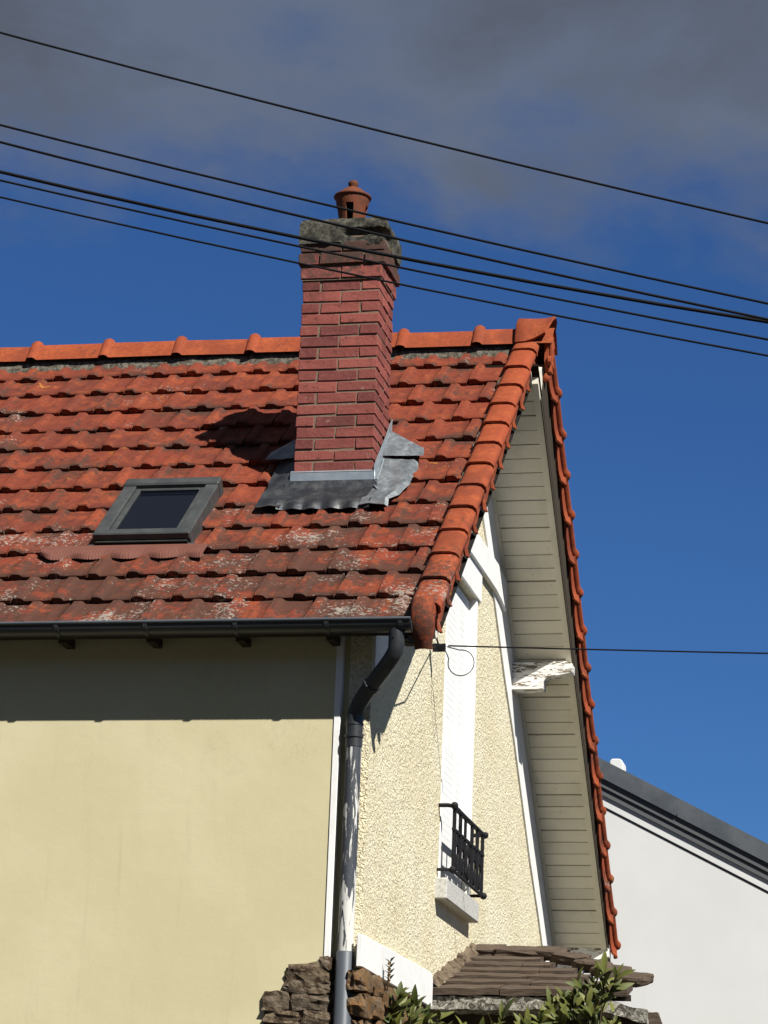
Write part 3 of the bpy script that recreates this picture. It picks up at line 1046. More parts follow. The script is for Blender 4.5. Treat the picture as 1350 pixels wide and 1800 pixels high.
# closing piece at the foot of the near verge: a rounded shoe that turns down in front of the gutter end
rows = []
for i in range(10):
    a = i / 9
    ang = a * 1.75
    # centre line curls from along the slope to hanging straight down
    cv = 0.06 - 0.20 * math.sin(min(ang, 1.57)) * 0.55 - 0.02 * a
    ch = 0.050 - 0.195 * a ** 1.8
    wdt = 1.0 - 0.38 * sm(0.5, 1.0, a)
    row = []
    for (u, h) in ((-0.054, -0.06), (-0.056, -0.015), (-0.050, 0.012), (-0.030, 0.024), (0.02, 0.027), (0.07, 0.025), (0.098, 0.012), (0.112, -0.015), (0.112, -0.045), (0.100, -0.075)):
        row.append(MN @ Vector((0.016 + (u - 0.028) * 0.58 * wdt, cv - h * math.sin(ang) * 0.45, ch + (h if h > 0 else h * (1 - 0.5 * a)) * math.cos(ang * 0.6) + 0.012)))
    rows.append(row)
MB().grid(rows).build('verge_foot', 'terracotta_trim', roof, smooth=True, solid=-0.014, angle=60)

# mortar and moss fillet between the tiles and the verge
rows = []
for i in range(90):
    v = 0.02 + i * 13 * CO / 89
    w = 0.016 * noise.noise(Vector((v * 12, 5, 0))) + 0.010 * noise.noise(Vector((v * 40, 9, 0)))
    rows.append([roofp(-0.092 - w, v, -0.03), roofp(-0.075 - w, v, 0.010 + w * 0.5), roofp(-0.05, v, 0.020), roofp(-0.03, v, -0.02)])
MB().grid(rows).build('verge_mortar_bed', 'ridge_mortar', roof, smooth=True)

# gable-head ridge piece: open hood with a scrolled pendant
rows = []
hood = [(-0.128, -0.060), (-0.116, -0.015), (-0.094, 0.035), (-0.066, 0.085), (-0.035, 0.112), (0.0, 0.120), (0.035, 0.112), (0.066, 0.085), (0.094, 0.035), (0.116, -0.015), (0.128, -0.060)]
for x, gr, cut in ((-0.040, 1.00, 0.0), (-0.035, 1.07, 0.0), (0.02, 1.04, 0.05), (0.07, 1.02, 0.25), (0.11, 1.04, 0.5), (0.135, 1.10, 0.62), (0.148, 1.16, 0.66)):
    row = []
    for y, z in hood:
        zz = z * gr if z > 0 else z * gr * (1 - cut) + 0.02 * cut
        row.append((x + 0.045 * max(0.0, z / 0.12) * sm(0.05, 0.14, x), YR + y * gr * (1 - 0.12 * cut * (z < 0)), ZR + 0.028 + zz))
    rows.append(row)
finial = MB().grid(rows).build('ridge_end', 'terracotta_trim', roof, smooth=True, solid=-0.016, angle=60)
pd = MB()
# pendant plaque under the hood: curved board with volutes
out = [(-0.055, 0.07), (-0.078, 0.03), (-0.060, -0.02), (-0.045, -0.06), (-0.062, -0.10), (-0.045, -0.145), (-0.020, -0.165), (0.0, -0.205), (0.020, -0.165), (0.045, -0.145), (0.062, -0.10), (0.045, -0.06), (0.060, -0.02), (0.078, 0.03), (0.055, 0.07)]
pd.prism([(YR + y, ZR + z - 0.015) for y, z in out], 'x', 0.128, 0.150)
for (y, z, r) in ((-0.055, 0.02, 0.030), (0.055, 0.02, 0.030), (-0.045, -0.115, 0.026), (0.045, -0.115, 0.026), (0.0, -0.17, 0.022)):
    path = [(0.160, YR + y + dy, ZR + z - 0.015 + dz) for _, dy, dz in [(0, (r * (0.25 + 0.75 * k / 16)) * math.cos(k * 0.62), (r * (0.25 + 0.75 * k / 16)) * math.sin(k * 0.62)) for k in range(17)]]
    pd.tube(path, 0.013, 6)
pd.tube([(0.158, YR, ZR + 0.04), (0.166, YR - 0.008, ZR + 0.0), (0.164, YR + 0.006, ZR - 0.08), (0.158, YR, ZR - 0.16)], [0.02, 0.014, 0.016, 0.010], 8)
pd.lathe([(0.0, ZR - 0.26), (0.018, ZR - 0.25), (0.026, ZR - 0.225), (0.018, ZR - 0.20), (0.0, ZR - 0.19)], 0.135, YR, 10)
pd.build('ridge_end_pendant', 'terracotta_trim', roof, smooth=True, angle=45)

# ------------------------------------------------------------------ gutter and downpipe
GY, GZc, GR = -0.045, -0.020, 0.056
rows = []
n = 14
prof = []
for i in range(n + 1):
    a = math.pi + math.pi * i / n
    prof.append((GY + GR * math.cos(a), GZc + GR * math.sin(a)))
gx = [XL - 0.2 + i * (0.2 - XL - 0.028) / 20 for i in range(21)]
gm = MB().grid([[(x, y, z) for y, z in prof] for x in gx])
gm.grid([[(x, y * 1.0 + (GY - y) * 0.05, z + (GZc - z) * 0.05) for y, z in reversed(prof)] for x in gx])
gutter = gm.build('gutter', 'gutter_coat', house, smooth=True, fix=False, angle=60)
MB().tube([(x, GY - GR - 0.002, GZc + 0.003) for x in (gx[0], -4.0, -2.0, gx[-1])], 0.0085, 10).build('gutter_bead', 'pipe_grey', gutter, smooth=True, angle=60)  # paler grey puts the bead's highlight into its colour
MB().prism([(y, z) for y, z in prof], 'x', -0.030, -0.026).build('gutter_end', 'gutter_coat', gutter)
br = []
for i in range(n + 3):
    a = math.pi - 0.3 + (math.pi + 0.3) * i / (n + 2)
    br.append((GY + (GR + 0.005) * math.cos(a), GZc + (GR + 0.005) * math.sin(a)))
bm_rows = [[(x, y, z) for y, z in br] for x in (0.0, 0.022)]
brk = MB().grid(bm_rows)
brk_me = brk.mesh('gutter_bracket', 'gutter_coat', solid=0.006)
x = -0.091
for i in range(17):
    xx = -0.091 if i == 0 else -0.473 - (i - 1) * 0.478
    if xx < XL:
        break
    put('gutter_bracket', brk_me, gutter, Matrix.Translation((xx, 0, 0)))
    MB().box(xx - 0.022, xx + 0.020, 0.05, YW + 0.02, -0.088, -0.045).build('rafter_tail', 'dark_timber', house)

PX, PY = -0.357, 0.178
path = [Vector((-0.107, GY, -0.06)), Vector((-0.107, GY, -0.155))]
p0, p1, p2, p3 = Vector((-0.107, GY, -0.155)), Vector((-0.112, GY + 0.01, -0.225)), Vector((PX + 0.0, PY, -0.36)), Vector((PX, PY, -0.47))
for i in range(1, 15):
    s = i / 14
    path.append(p0 * (1 - s) ** 3 + p1 * 3 * s * (1 - s) ** 2 + p2 * 3 * s * s * (1 - s) + p3 * s ** 3)
dp = MB().tube(path, 0.041, 18)
downpipe = dp.build('downpipe', 'gutter_coat', house, smooth=True, angle=60)
MB().tube([(PX, PY, -0.46), (PX, PY, -0.62)], 0.0435, 20).build('pipe_socket', 'gutter_coat', downpipe, smooth=True, angle=60)
MB().tube([(PX, PY, -0.555), (PX, PY, -0.558), (PX, PY, -0.572), (PX, PY, -0.575)], [0.0436, 0.049, 0.049, 0.0436], 20).build('collar', 'gutter_coat', downpipe, smooth=True, angle=40)
MB().tube([(PX, PY, -0.495), (PX, PY, -0.498), (PX, PY, -0.508), (PX, PY, -0.511)], [0.0436, 0.047, 0.047, 0.0436], 20).build('collar', 'gutter_coat', downpipe, smooth=True, angle=40)
j1, j2 = path[9], path[10]
dj = (j2 - j1).normalized()
MB().tube([j1 - dj * 0.012, j1 - dj * 0.010, j1 + dj * 0.010, j1 + dj * 0.012], [0.041, 0.046, 0.046, 0.041], 18).build('collar', 'gutter_coat', downpipe, smooth=True, angle=40)
MB().tube([(PX, PY, -0.60), (PX, PY, -1.68)], 0.0405, 20).build('pipe_length', 'peeling_paint', downpipe, smooth=True, angle=60)['label'] = 'grey pipe length with white paint peeling off'
MB().tube([(PX, PY, -1.655), (PX, PY, -1.66), (PX, PY, GZ)], [0.042, 0.046, 0.046], 20).build('pipe_length', 'pipe_grey', downpipe, smooth=True, angle=60)

# ------------------------------------------------------------------ chimney
cw, cd = CHX1 - CHX0, CHY1 - CHY0
chimney = MB().box(CHX0 + 0.006, CHX1 - 0.006, CHY0 + 0.006, CHY1 - 0.006, 0.7, 2.60).build('chimney', 'mortar', house)
brick_cache = {}


def brick_mesh(dx, dy, dz, var):
    key = (round(dx, 3), round(dy, 3), round(dz, 3), var)
    if key not in brick_cache:
        rr = random.Random(hash(key) & 0xffff)
        bm = bmesh.new()
        bmesh.ops.create_cube(bm, size=1.0)
        for v in bm.verts:
            v.co = Vector((v.co.x * dx + rr.uniform(-0.003, 0.003), v.co.y * dy + rr.uniform(-0.002, 0.003), v.co.z * dz + rr.uniform(-0.003, 0.003)))
        bmesh.ops.bevel(bm, geom=bm.edges[:], offset=0.0032, segments=1, affect='EDGES')
        me = bpy.data.meshes.new('brick')
        bm.to_mesh(me)
        bm.free()
        me.materials.append(M['brick'])
        brick_cache[key] = me
    return brick_cache[key]


J = 0.0095


def course(z, h, out, kind):
    X0, X1, Y0, Y1 = CHX0 - out, CHX1 + out, CHY0 - out, CHY1 + out
    W_, D_ = X1 - X0, Y1 - Y0
    bricks = []
    if kind == 0:
        a = 0.105 + out * 0.5
        bricks += [(X0, X0 + a, Y0, Y0 + 0.22), (X0 + a + J, X1 - a - J, Y0, Y0 + 0.105), (X1 - a, X1, Y0, Y0 + 0.22)]
        bricks += [(X0, X0 + a, Y0 + 0.22 + J, Y1), (X0 + a + J, X1 - a - J, Y1 - 0.105, Y1), (X1 - a, X1, Y0 + 0.22 + J, Y1)]
    else:
        b = (W_ - J) / 2
        bricks += [(X0, X0 + b, Y0, Y0 + 0.105), (X0 + b + J, X1, Y0, Y0 + 0.105)]
        bricks += [(X0, X0 + b, Y1 - 0.105, Y1), (X0 + b + J, X1, Y1 - 0.105, Y1)]
        bricks += [(X0, X0 + 0.105, Y0 + 0.105 + J, Y1 - 0.105 - J), (X1 - 0.105, X1, Y0 + 0.105 + J, Y1 - 0.105 - J)]
    for (a0, a1, b0, b1) in bricks:
        me = brick_mesh(a1 - a0, b1 - b0, h, random.randrange(3))
        put('brick', me, chimney, Matrix.Translation(((a0 + a1) / 2 + random.uniform(-0.0015, 0.0015), (b0 + b1) / 2 + random.uniform(-0.0015, 0.0015), z + h / 2 + random.uniform(-0.0015, 0.0015))) @ Matrix.Rotation(random.uniform(-0.008, 0.008), 4, 'Y') @ Matrix.Rotation(random.uniform(-0.006, 0.006), 4, 'Z'))


PC = 0.0688
ztop = 2.350
for i in range(19):
    course(ztop - (i + 1) * PC + J, PC - J, 0.0, i % 2)
course(2.360, 0.072, 0.013, 1)
course(2.444, 0.070, 0.027, 0)
course(2.524, 0.058, 0.018, 1)
# joints fillers of the corbel
MB().box(CHX0 - 0.006, CHX1 + 0.006, CHY0 - 0.006, CHY1 + 0.006, 2.351, 2.62).build('corbel_mortar', 'mortar', chimney)


# weathered concrete cap, broken away at the lower front right
def lump(x0, x1, y0, y1, z0, z1, nx, ny, nz, f):
    mb = MB()
    def face(fn, a, b):
        rows = []
        for i in range(a + 1):
            rows.append([f(Vector(fn(i / a, j / b))) for j in range(b + 1)])
        mb.grid(rows)
    L = lambda p, q, s: p + (q - p) * s
    face(lambda s, t_: (L(x0, x1, s), y0, L(z0, z1, t_)), nx, nz)
    face(lambda s, t_: (L(x0, x1, s), y1, L(z0, z1, t_)), nx, nz)
    face(lambda s, t_: (x0, L(y0, y1, s), L(z0, z1, t_)), ny, nz)
    face(lambda s, t_: (x1, L(y0, y1, s), L(z0, z1, t_)), ny, nz)
    face(lambda s, t_: (L(x0, x1, s), L(y0, y1, t_), z1), nx, ny)
    face(lambda s, t_: (L(x0, x1, s), L(y0, y1, t_), z0), nx, ny)
    return mb


CX0, CX1, CY0, CY1, CZ0, CZ1 = -1.058, -0.540, 1.268, 1.712, 2.572, 2.722
ccx, ccy = (CX0 + CX1) / 2, (CY0 + CY1) / 2


def capf(p):
    q = Vector(p)
    # chamfered top, rounded corners
    t_ = (q.z - CZ0) / (CZ1 - CZ0)
    k_ = 1 - 0.04 * sm(0.75, 1.0, t_)
    q.x = ccx + (q.x - ccx) * k_
    q.y = ccy + (q.y - ccy) * k_
    # broken zone: lower front right corner
    br_ = sm(-0.86, -0.70, p[0]) * (1 - sm(1.30, 1.62, p[1])) * (1 - sm(0.30, 0.62, t_ + 0.12 * noise.noise(Vector((p[0] * 14, 0, 3)))))
    q.y += 0.045 * br_ * (1 if p[1] < ccy else 0)
    q.x -= 0.035 * br_ * (1 if p[0] > ccx + 0.2 else 0)
    q.z += 0.02 * br_
    q += noise.noise_vector(Vector(p) * 9) * 0.006
    q += noise.noise_vector(Vector(p) * 34) * 0.005
    return q


lump(CX0, CX1, CY0, CY1, CZ0, CZ1, 30, 24, 10, capf).build('cap', 'old_concrete', chimney, smooth=True, angle=50)


def chipf(p):
    q = Vector(p)
    return q + noise.noise_vector(q * 14) * 0.018 + noise.noise_vector(q * 40) * 0.008


lump(-0.80, -0.565, 1.287, 1.40, 2.560, 2.615, 10, 6, 4, chipf).build('cap_rubble', 'old_concrete', chimney)
lump(-1.052, -0.78, 1.284, 1.40, 2.566, 2.592, 12, 6, 3, chipf).build('cap_rubble', 'old_concrete', chimney)

# clay pot with a brimmed lid and a knob
PCX, PCY = -0.800, 1.49
NS = 24
pz = 2.705
prof = [(0.060, pz), (0.062, pz + 0.045), (0.064, pz + 0.065), (0.067, pz + 0.10), (0.073, pz + 0.14), (0.080, pz + 0.175), (0.086, pz + 0.20), (0.089, pz + 0.226)]


def slot(i, k):
    return 1 <= i <= 4 and (k % 6) in (1, 2)


pot = MB().lathe(prof, PCX, PCY, NS, slot).build('pot', 'pot_clay', chimney, Matrix.Translation((PCX, PCY, 0)) @ Matrix.Rotation(math.radians(-118), 4, 'Z') @ Matrix.Translation((-PCX, -PCY, 0)), smooth=True, solid=-0.012, angle=50)
MB().lathe([(0.045, pz), (0.045, pz + 0.21)], PCX, PCY, 16).build('slot_shade_core', 'dark_gap', chimney)  # dark cylinder paints the shade seen through the pot's slots
lid = [(0.030, pz + 0.222), (0.090, pz + 0.222), (0.109, pz + 0.226), (0.113, pz + 0.234), (0.108, pz + 0.242), (0.092, pz + 0.252), (0.072, pz + 0.268), (0.050, pz + 0.286), (0.030, pz + 0.294), (0.023, pz + 0.299), (0.024, pz + 0.305), (0.030, pz + 0.316), (0.030, pz + 0.328), (0.022, pz + 0.339), (0.010, pz + 0.343), (0.0, pz + 0.344)]
MB().lathe(lid, PCX, PCY, 28).build('pot_lid', 'pot_clay', chimney, smooth=True, angle=60)
MB().lathe([(0.115, pz - 0.01), (0.112, pz + 0.012), (0.085, pz + 0.032), (0.070, pz + 0.036)], PCX, PCY, 18).build('pot_mortar', 'old_concrete', chimney, smooth=True)

# metal flashing
def follow(u):
    """height of the tile relief under a dressed sheet"""
    k = ((u + 0.055 + 0.03) % (TW / 2)) / (TW / 2)
    return 0.009 * math.cos(2 * math.pi * k)


fl = MB()
x0, x1 = CHX0 - 0.016, CHX1 + 0.012
rows = []
vb = CHY0 / ca
for i in range(9):
    s = i / 8
    row = []
    for j in range(31):
        u = CHX0 - 0.035 + j * (CHX1 - CHX0 + 0.075) / 30
        v = vb - 0.012 - 0.27 * s
        h = 0.032 - 0.008 * s - (0.014 if i == 8 else 0.0) + (follow(u) * 1.1) * sm(0.5, 1.0, s) + 0.03 * (1 - sm(0.0, 0.18, s))
        if i == 8:
            v += 0.012 * math.cos(2 * math.pi * (u + 0.03) / (TW / 2)) - 0.01
        row.append(roofp(u, v, h))
    rows.append(row)
apron = MB().grid(rows).build('flashing', 'lead', chimney, smooth=True, solid=0.004, angle=50)
MB().box(x0 + 0.004, x1 - 0.004, CHY0 - 0.012, CHY0 - 0.002, 1.05, 1.135).build('flashing', 'lead', chimney)
MB().box(x0, x1, CHY0 - 0.022, CHY0 + 0.002, 1.102, 1.182).build('flashing', 'zinc_strip', chimney, bevel=0.003)
MB().prism([(CHY0 - 0.022, 1.184), (CHY0 + 0.004, 1.200), (CHY0 + 0.004, 1.184)], 'x', x0, x1).build('flashing', 'zinc_strip', chimney)
# right upstand, following the slope
yb = CHY1 + 0.03
pl = []
for i in range(9):
    y = CHY0 - 0.014 + (yb - CHY0 + 0.014) * i / 8
    pl.append((y, y * sa / ca + 0.01))
rows = []
for i, (y, zr_) in enumerate(pl):
    up_ = 0.135 + 0.060 * (i / 8)
    row = []
    for j in range(6):
        s = j / 5
        zz = zr_ + up_ * s
        row.append(Vector((CHX1 + 0.010 + 0.012 * (1 - s) ** 2 + 0.005 * noise.noise(Vector((y * 22, zz * 22, 1))), y, zz)))
    rows.append(row)
MB().grid(rows).build('flashing', 'zinc_strip', chimney, smooth=True, solid=0.003, angle=30)
# sheet on the tiles at the right side
rows = []
for i in range(9):
    v = 1.41 + (2.02 - 1.41) * i / 8
    row = []
    for j in range(9):
        s = j / 8
        wd = 0.205 - 0.03 * noise.noise(Vector((v * 6, 2, 0))) - (0.05 if i < 2 else 0.0)
        u = CHX1 + 0.012 - 0.03 * (1 - sm(vb - 0.08, vb, v)) + wd * s
        h = 0.026 * (1 - s) ** 2 * sm(vb - 0.06, vb + 0.05, v) + 0.034 - 0.016 * (j == 8) + 0.020 * noise.noise(Vector((u * 16, v * 11, 4))) * sm(0.1, 0.4, s) + follow(u) * 0.6
        row.append(roofp(u, v + 0.012 * noise.noise(Vector((u * 14, v * 5, 7))), h))
    rows.append(row)
MB().grid(rows).build('flashing', 'zinc', chimney, smooth=True, solid=0.004, angle=35)
# folded seams that catch the light
MB().tube([(CHX1 + 0.014, CHY0 - 0.016, 1.19), (CHX1 + 0.018, CHY0 - 0.022, 1.10), roofp(CHX1 + 0.030, vb - 0.06, 0.045), roofp(CHX1 + 0.055, vb - 0.10, 0.040)], 0.005, 6).build('flashing', 'zinc_strip', chimney, smooth=True, angle=80)
MB().tube([roofp(CHX1 + 0.034, vb - 0.03, 0.055), roofp(CHX1 + 0.034, vb + 0.12, 0.062), roofp(CHX1 + 0.026, vb + 0.27, 0.070)], 0.005, 6).build('flashing', 'zinc_strip', chimney, smooth=True, angle=80)
# folded corner sheets of the back gutter
for sgn, xa in ((1, CHX1), (-1, CHX0)):
    A = Vector((xa + sgn * 0.012, CHY1 - 0.01, 1.545))
    vB = 2.055
    Bp = roofp(xa + sgn * 0.240, vB, 0.045)
    Cp = roofp(xa + sgn * 0.018, vB - 0.07, 0.080)
    Dp = roofp(xa + sgn * 0.225, vB + 0.10, 0.050)
    Ep = roofp(xa + sgn * 0.0, 2.30, 0.040)
    rows = []
    for i in range(6):
        s = i / 5
        rows.append([A.lerp(Cp, s).lerp(A.lerp(Bp, s), k / 5) + (MN.to_3x3() @ Vector((0, 0, 1))) * 0.006 * noise.noise(Vector((s * 4, k * 0.8, sgn))) for k in range(6)])
    mb = MB().grid(rows)
    mb.add([A, Bp, Dp, Ep], [(0, 1, 2), (0, 2, 3)])
    mb.build('flashing', 'zinc', chimney, smooth=True, angle=25)
# left sheet, seen in the chimney's shadow
rows = []
for i in range(8):
    v = 1.41 + (2.05 - 1.41) * i / 7
    rows.append([roofp(CHX0 - 0.012 - (0.14 + 0.02 * noise.noise(Vector((v * 8, 8, 0)))) * j / 6, v, 0.05 * (1 - j / 6) ** 2 * sm(vb - 0.06, vb + 0.05, v) + 0.030 + follow(CHX0 - 0.02 * j) * 0.6) for j in range(7)])
MB().grid(rows).build('flashing', 'lead', chimney, smooth=True, solid=0.004, angle=40)

# ------------------------------------------------------------------ skylight
u0, u1, v0, v1 = SK
sk = MB().box(u0 + 0.02, u1 - 0.02, v0 + 0.02, v1 - 0.02, -0.05, 0.036)
skylight = sk.build('skylight', 'skylight_cladding', house, MN)
H = 0.078
MB().box(u0, u0 + 0.075, v0 + 0.045, v1 - 0.07, -0.02, H).build('side_cover', 'skylight_cladding', skylight, MN, bevel=0.006)
MB().box(u1 - 0.075, u1, v0 + 0.045, v1 - 0.07, -0.02, H).build('side_cover', 'skylight_cladding', skylight, MN, bevel=0.006)
MB().box(u0 - 0.004, u1 + 0.004, v1 - 0.075, v1 + 0.01, -0.02, H + 0.014).build('top_cover', 'skylight_cladding', skylight, MN, bevel=0.010)
MB().box(u0 + 0.002, u1 - 0.002, v0 + 0.03, v0 + 0.095, 0.036, H + 0.002).build('bottom_cover', 'skylight_cladding', skylight, MN, bevel=0.006)
MB().box(u0 + 0.015, u1 - 0.015, v0 + 0.012, v0 + 0.06, -0.03, 0.034).build('painted_shadow_gap', 'dark_gap', skylight, MN)  # dark box paints the shade under the bottom cover
MB().box(u0 - 0.03, u1 + 0.03, v0 - 0.005, v0 + 0.03, 0.006, 0.018).build('sill_flashing', 'skylight_cladding', skylight, MN, bevel=0.003)
for (a, b, c_, d) in ((u0 + 0.075, u0 + 0.105, v0 + 0.095, v1 - 0.075), (u1 - 0.105, u1 - 0.075, v0 + 0.095, v1 - 0.075), (u0 + 0.105, u1 - 0.105, v0 + 0.095, v0 + 0.118), (u0 + 0.105, u1 - 0.105, v1 - 0.10, v1 - 0.075)):
    MB().box(a, b, c_, d, 0.02, 0.062).build('sash', 'skylight_cladding', skylight, MN, bevel=0.004)
MB().box(u0 + 0.104, u1 - 0.104, v0 + 0.117, v1 - 0.099, 0.040, 0.048).build('pane', 'skylight_glass', skylight, MN)
for uu, sg in ((u0, -1), (u1, 1)):
    MB().box(min(uu, uu + sg * 0.05), max(uu, uu + sg * 0.05), v0 - 0.01, v1 + 0.03, -0.04, -0.030).build('side_flashing', 'skylight_cladding', skylight, MN)
# pleated, tile-coloured apron dressed over the course below
rows = []
NJ = 170
for i in range(7):
    s = i / 6
    row = []
    for j in range(NJ):
        u = -2.29 + j * 0.95 / (NJ - 1)
        edge = 0.115 + 0.018 * math.cos(2 * math.pi * (u + 0.055 - 0.03) / TW) + 0.008 * math.sin(u * 31)
        edge *= sm(-2.31, -2.20, u) * 0.5 + 0.5
        v = v0 + 0.006 - edge * s
        h = 0.018 - 0.012 * s + 0.0025 * math.sin(u * 420) * sm(0.1, 0.3, s) + (0.008 * math.cos(2 * math.pi * (u + 0.055 - 0.03) / TW)) * sm(0.2, 0.8, s) - 0.014 * (s > 0.95)
        row.append((u, v, h))
    rows.append(row)
MB().grid(rows).build('apron', 'painted_lead', skylight, MN, smooth=True, solid=0.003, angle=60)

# ------------------------------------------------------------------ masonry below: ledge, corner stones
MB().prism([(0.125, -1.575), (1.93, -1.555), (1.965, -1.585), (1.965, -1.735), (1.93, -1.745), (0.125, -1.735)], 'x', XG, XG + 0.032).build('ledge', 'white_paint', house, bevel=0.004)
stones = MB().box(-0.66, -0.437, YW - 0.004, YW + 0.2, -1.87, -1.735).box(-0.765, -0.437, YW - 0.005, YW + 0.2, -2.6, -1.872).build('stone_quoin', 'mortar', house)
spec = [(-0.545, -1.765, 0.115, 0.055), (-0.455, -1.715, 0.035, 0.035), (-0.600, -1.83, 0.07, 0.03), (-0.50, -1.835, 0.075, 0.03), (-0.70, -1.905, 0.075, 0.045), (-0.53, -1.905, 0.095, 0.045), (-0.67, -1.985, 0.10, 0.032), (-0.49, -1.985, 0.075, 0.032), (-0.72, -2.06, 0.07, 0.04), (-0.56, -2.06, 0.09, 0.04), (-0.62, -2.15, 0.15, 0.045)]
for i, (x, z, rx, rz) in enumerate(spec):
    rock(rx, 0.055, rz * 1.06, i + 1.3, 0.30).build('stone', 'rubble_stone', stones, Matrix.Translation((x, YW + 0.026, z)) @ Matrix.Rotation(random.uniform(-0.1, 0.1), 4, 'Y'))
quoin2 = MB().box(XG - 0.02, XG + 0.012, ya, 1.9, -2.7, -1.75).build('stone_quoin', 'mortar', house)
spec = [(0.22, -1.80, 0.10, 0.055), (0.45, -1.79, 0.12, 0.05), (0.25, -1.92, 0.11, 0.06), (0.52, -1.90, 0.13, 0.055), (0.30, -2.05, 0.14, 0.06), (0.66, -2.03, 0.16, 0.07), (0.80, -1.82, 0.16, 0.06), (1.15, -1.86, 0.18, 0.08), (1.5, -1.85, 0.16, 0.08)]
for i, (y, z, ry, rz) in enumerate(spec):
    rock(0.05, ry, rz, i + 20.3, 0.30).build('stone', 'orange_stone', quoin2, Matrix.Translation((XG + 0.004, y, z)))

# ------------------------------------------------------------------ lean-to canopy beside the gable
canopy = empty('canopy', 0.3, 2.7, GZ, 'low canopy roof of weathered brown boards against the gable wall', 'canopy')
CYA, CZA = 2.02, -1.645       # front edge
CYB, CZB = 3.28, -1.300       # against the wall top
cs = math.atan2(CZB - CZA, CYB - CYA)
clen = math.hypot(CZB - CZA, CYB - CYA)
MC = Matrix.Translation((0, CYA, CZA)) @ Matrix.Rotation(cs, 4, 'X')
NP = 6
for i in range(NP):
    va, vb_ = i * clen / NP, (i + 1) * clen / NP
    xr_ = 0.90 - 0.80 * (i + 0.5) / NP + random.uniform(-0.03, 0.03)
    cuts = [XG + 0.004 + 0.03 * i / NP]
    while cuts[-1] < xr_ - 0.45:
        cuts.append(cuts[-1] + random.uniform(0.35, 0.6))
    cuts.append(xr_)
    for a, b in zip(cuts, cuts[1:]):
        mb = MB()
        nx = 10
        rows = []
        for (vv, hh) in ((va - 0.035, -0.012), (va - 0.033, 0.026), (va + 0.02, 0.028), (vb_ + 0.02, 0.004), (vb_ + 0.02, -0.02), (va - 0.035, -0.012)):
            row = []
            for k in range(nx + 1):
                x = a + 0.003 + (b - a - 0.006) * k / nx
                row.append((x, vv + 0.006 * noise.noise(Vector((x * 12, i * 3.1, 0))), hh + 0.006 * noise.noise(Vector((x * 9, vv * 9, i)))))
            rows.append(row)
        mb.grid(rows)
        nr = len(rows)
        mb.add([r[0] for r in rows[:-1]], [tuple(range(nr - 1))])
        mb.add([r[-1] for r in rows[:-1]], [tuple(range(nr - 2, -1, -1))])
        mb.build('roof_board', 'brown_plank', canopy, MC @ Matrix.Rotation(random.uniform(-0.01, 0.01), 4, 'Y'))
# broken boards heaped along the upper right edge
for (x, v, L, w, rz, rx) in ((0.02, 1.30, 0.16, 0.05, -0.1, 0.1), (0.20, 1.27, 0.14, 0.06, -0.55, 0.15), (0.36, 1.06, 0.13, 0.06, -0.7, 0.1), (0.52, 0.82, 0.12, 0.06, -0.6, 0.0), (0.66, 0.60, 0.12, 0.06, -0.55, 0.1), (0.80, 0.34, 0.12, 0.07, -0.6, 0.1), (-0.17, 1.33, 0.10, 0.05, 0.1, 0.2)):
    rock(L, w, 0.028, x * 9 + 2, 0.22).build('roof_board', 'brown_plank', canopy, MC @ Matrix.Translation((x, v, 0.03)) @ Matrix.Rotation(rz, 4, 'Z') @ Matrix.Rotation(rx, 4, 'X'))
# mortar fillet against the wall
rows = []
for i in range(30):
    v = -0.02 + (clen + 0.05) * i / 29
    w = 0.03 * noise.noise(Vector((v * 14, 0, 3))) + 0.02 * noise.noise(Vector((v * 40, 2, 3)))
    rows.append([MC @ Vector((XG - 0.005, v, 0.070 + w)), MC @ Vector((XG + 0.018, v, 0.060 + w)), MC @ Vector((XG + 0.040 + w, v, 0.04)), MC @ Vector((XG + 0.060 + w, v, 0.02))])
MB().grid(rows).build('mortar_fillet', 'rubble_stone', canopy)
# deck under the boards, lichened stone edge below, dark porch wall
MB().prism([(XG + 0.002, 0.05), (0.84, 0.05), (0.10, clen), (XG + 0.002, clen)], 'z', -0.05, -0.016).build('deck', 'dark_timber', canopy, MC)


def ledgef(p):
    q = Vector(p)
    q.z -= 0.06 * sm(0.55, 0.95, p[0]) ** 2
    return q + noise.noise_vector(q * 10) * 0.012 + noise.noise_vector(q * 34) * 0.006


lump(XG + 0.004, 0.94, CYA - 0.015, CYA + 0.30, -1.745, -1.672, 60, 8, 4, ledgef).build('stone_edge', 'lichen_ledge', canopy, smooth=True, angle=45)


def brackf(p):
    q = Vector(p)
    t_ = (p[2] + 2.5) / 0.76
    q.x += 0.16 * (1 - t_) + 0.06 * math.sin(t_ * 3.0)
    return q + noise.noise_vector(q * 9) * 0.02


lump(0.72, 0.97, CYA + 0.06, CYA + 0.26, -2.5, -1.74, 6, 5, 16, brackf).build('stone_bracket', 'brown_plank', canopy, smooth=True, angle=45)
MB().box(XG + 0.004, 0.86, CYA + 0.30, CYA + 1.2, GZ, -1.72).build('porch_wall', 'dark_timber', canopy)

# ------------------------------------------------------------------ shrubs in front of the canopy
def leaf_mesh(L, w):
    rows = []
    for i in range(6):
        s = i / 5
        ww = w * math.sin(math.pi * min(1.0, s * 0.92 + 0.06)) ** 0.8
        z = 0.05 * L * math.sin(s * 3.0) - 0.10 * L * s * s
        rows.append([(-ww, s * L, z + 0.18 * ww), (0, s * L, z - 0.10 * ww), (ww, s * L, z + 0.18 * ww)])
    return MB().grid(rows).mesh('leaf', 'leaf_green', smooth=True, fix=False)


LEAVES = [leaf_mesh(0.115, 0.017), leaf_mesh(0.080, 0.014), leaf_mesh(0.13, 0.018)]


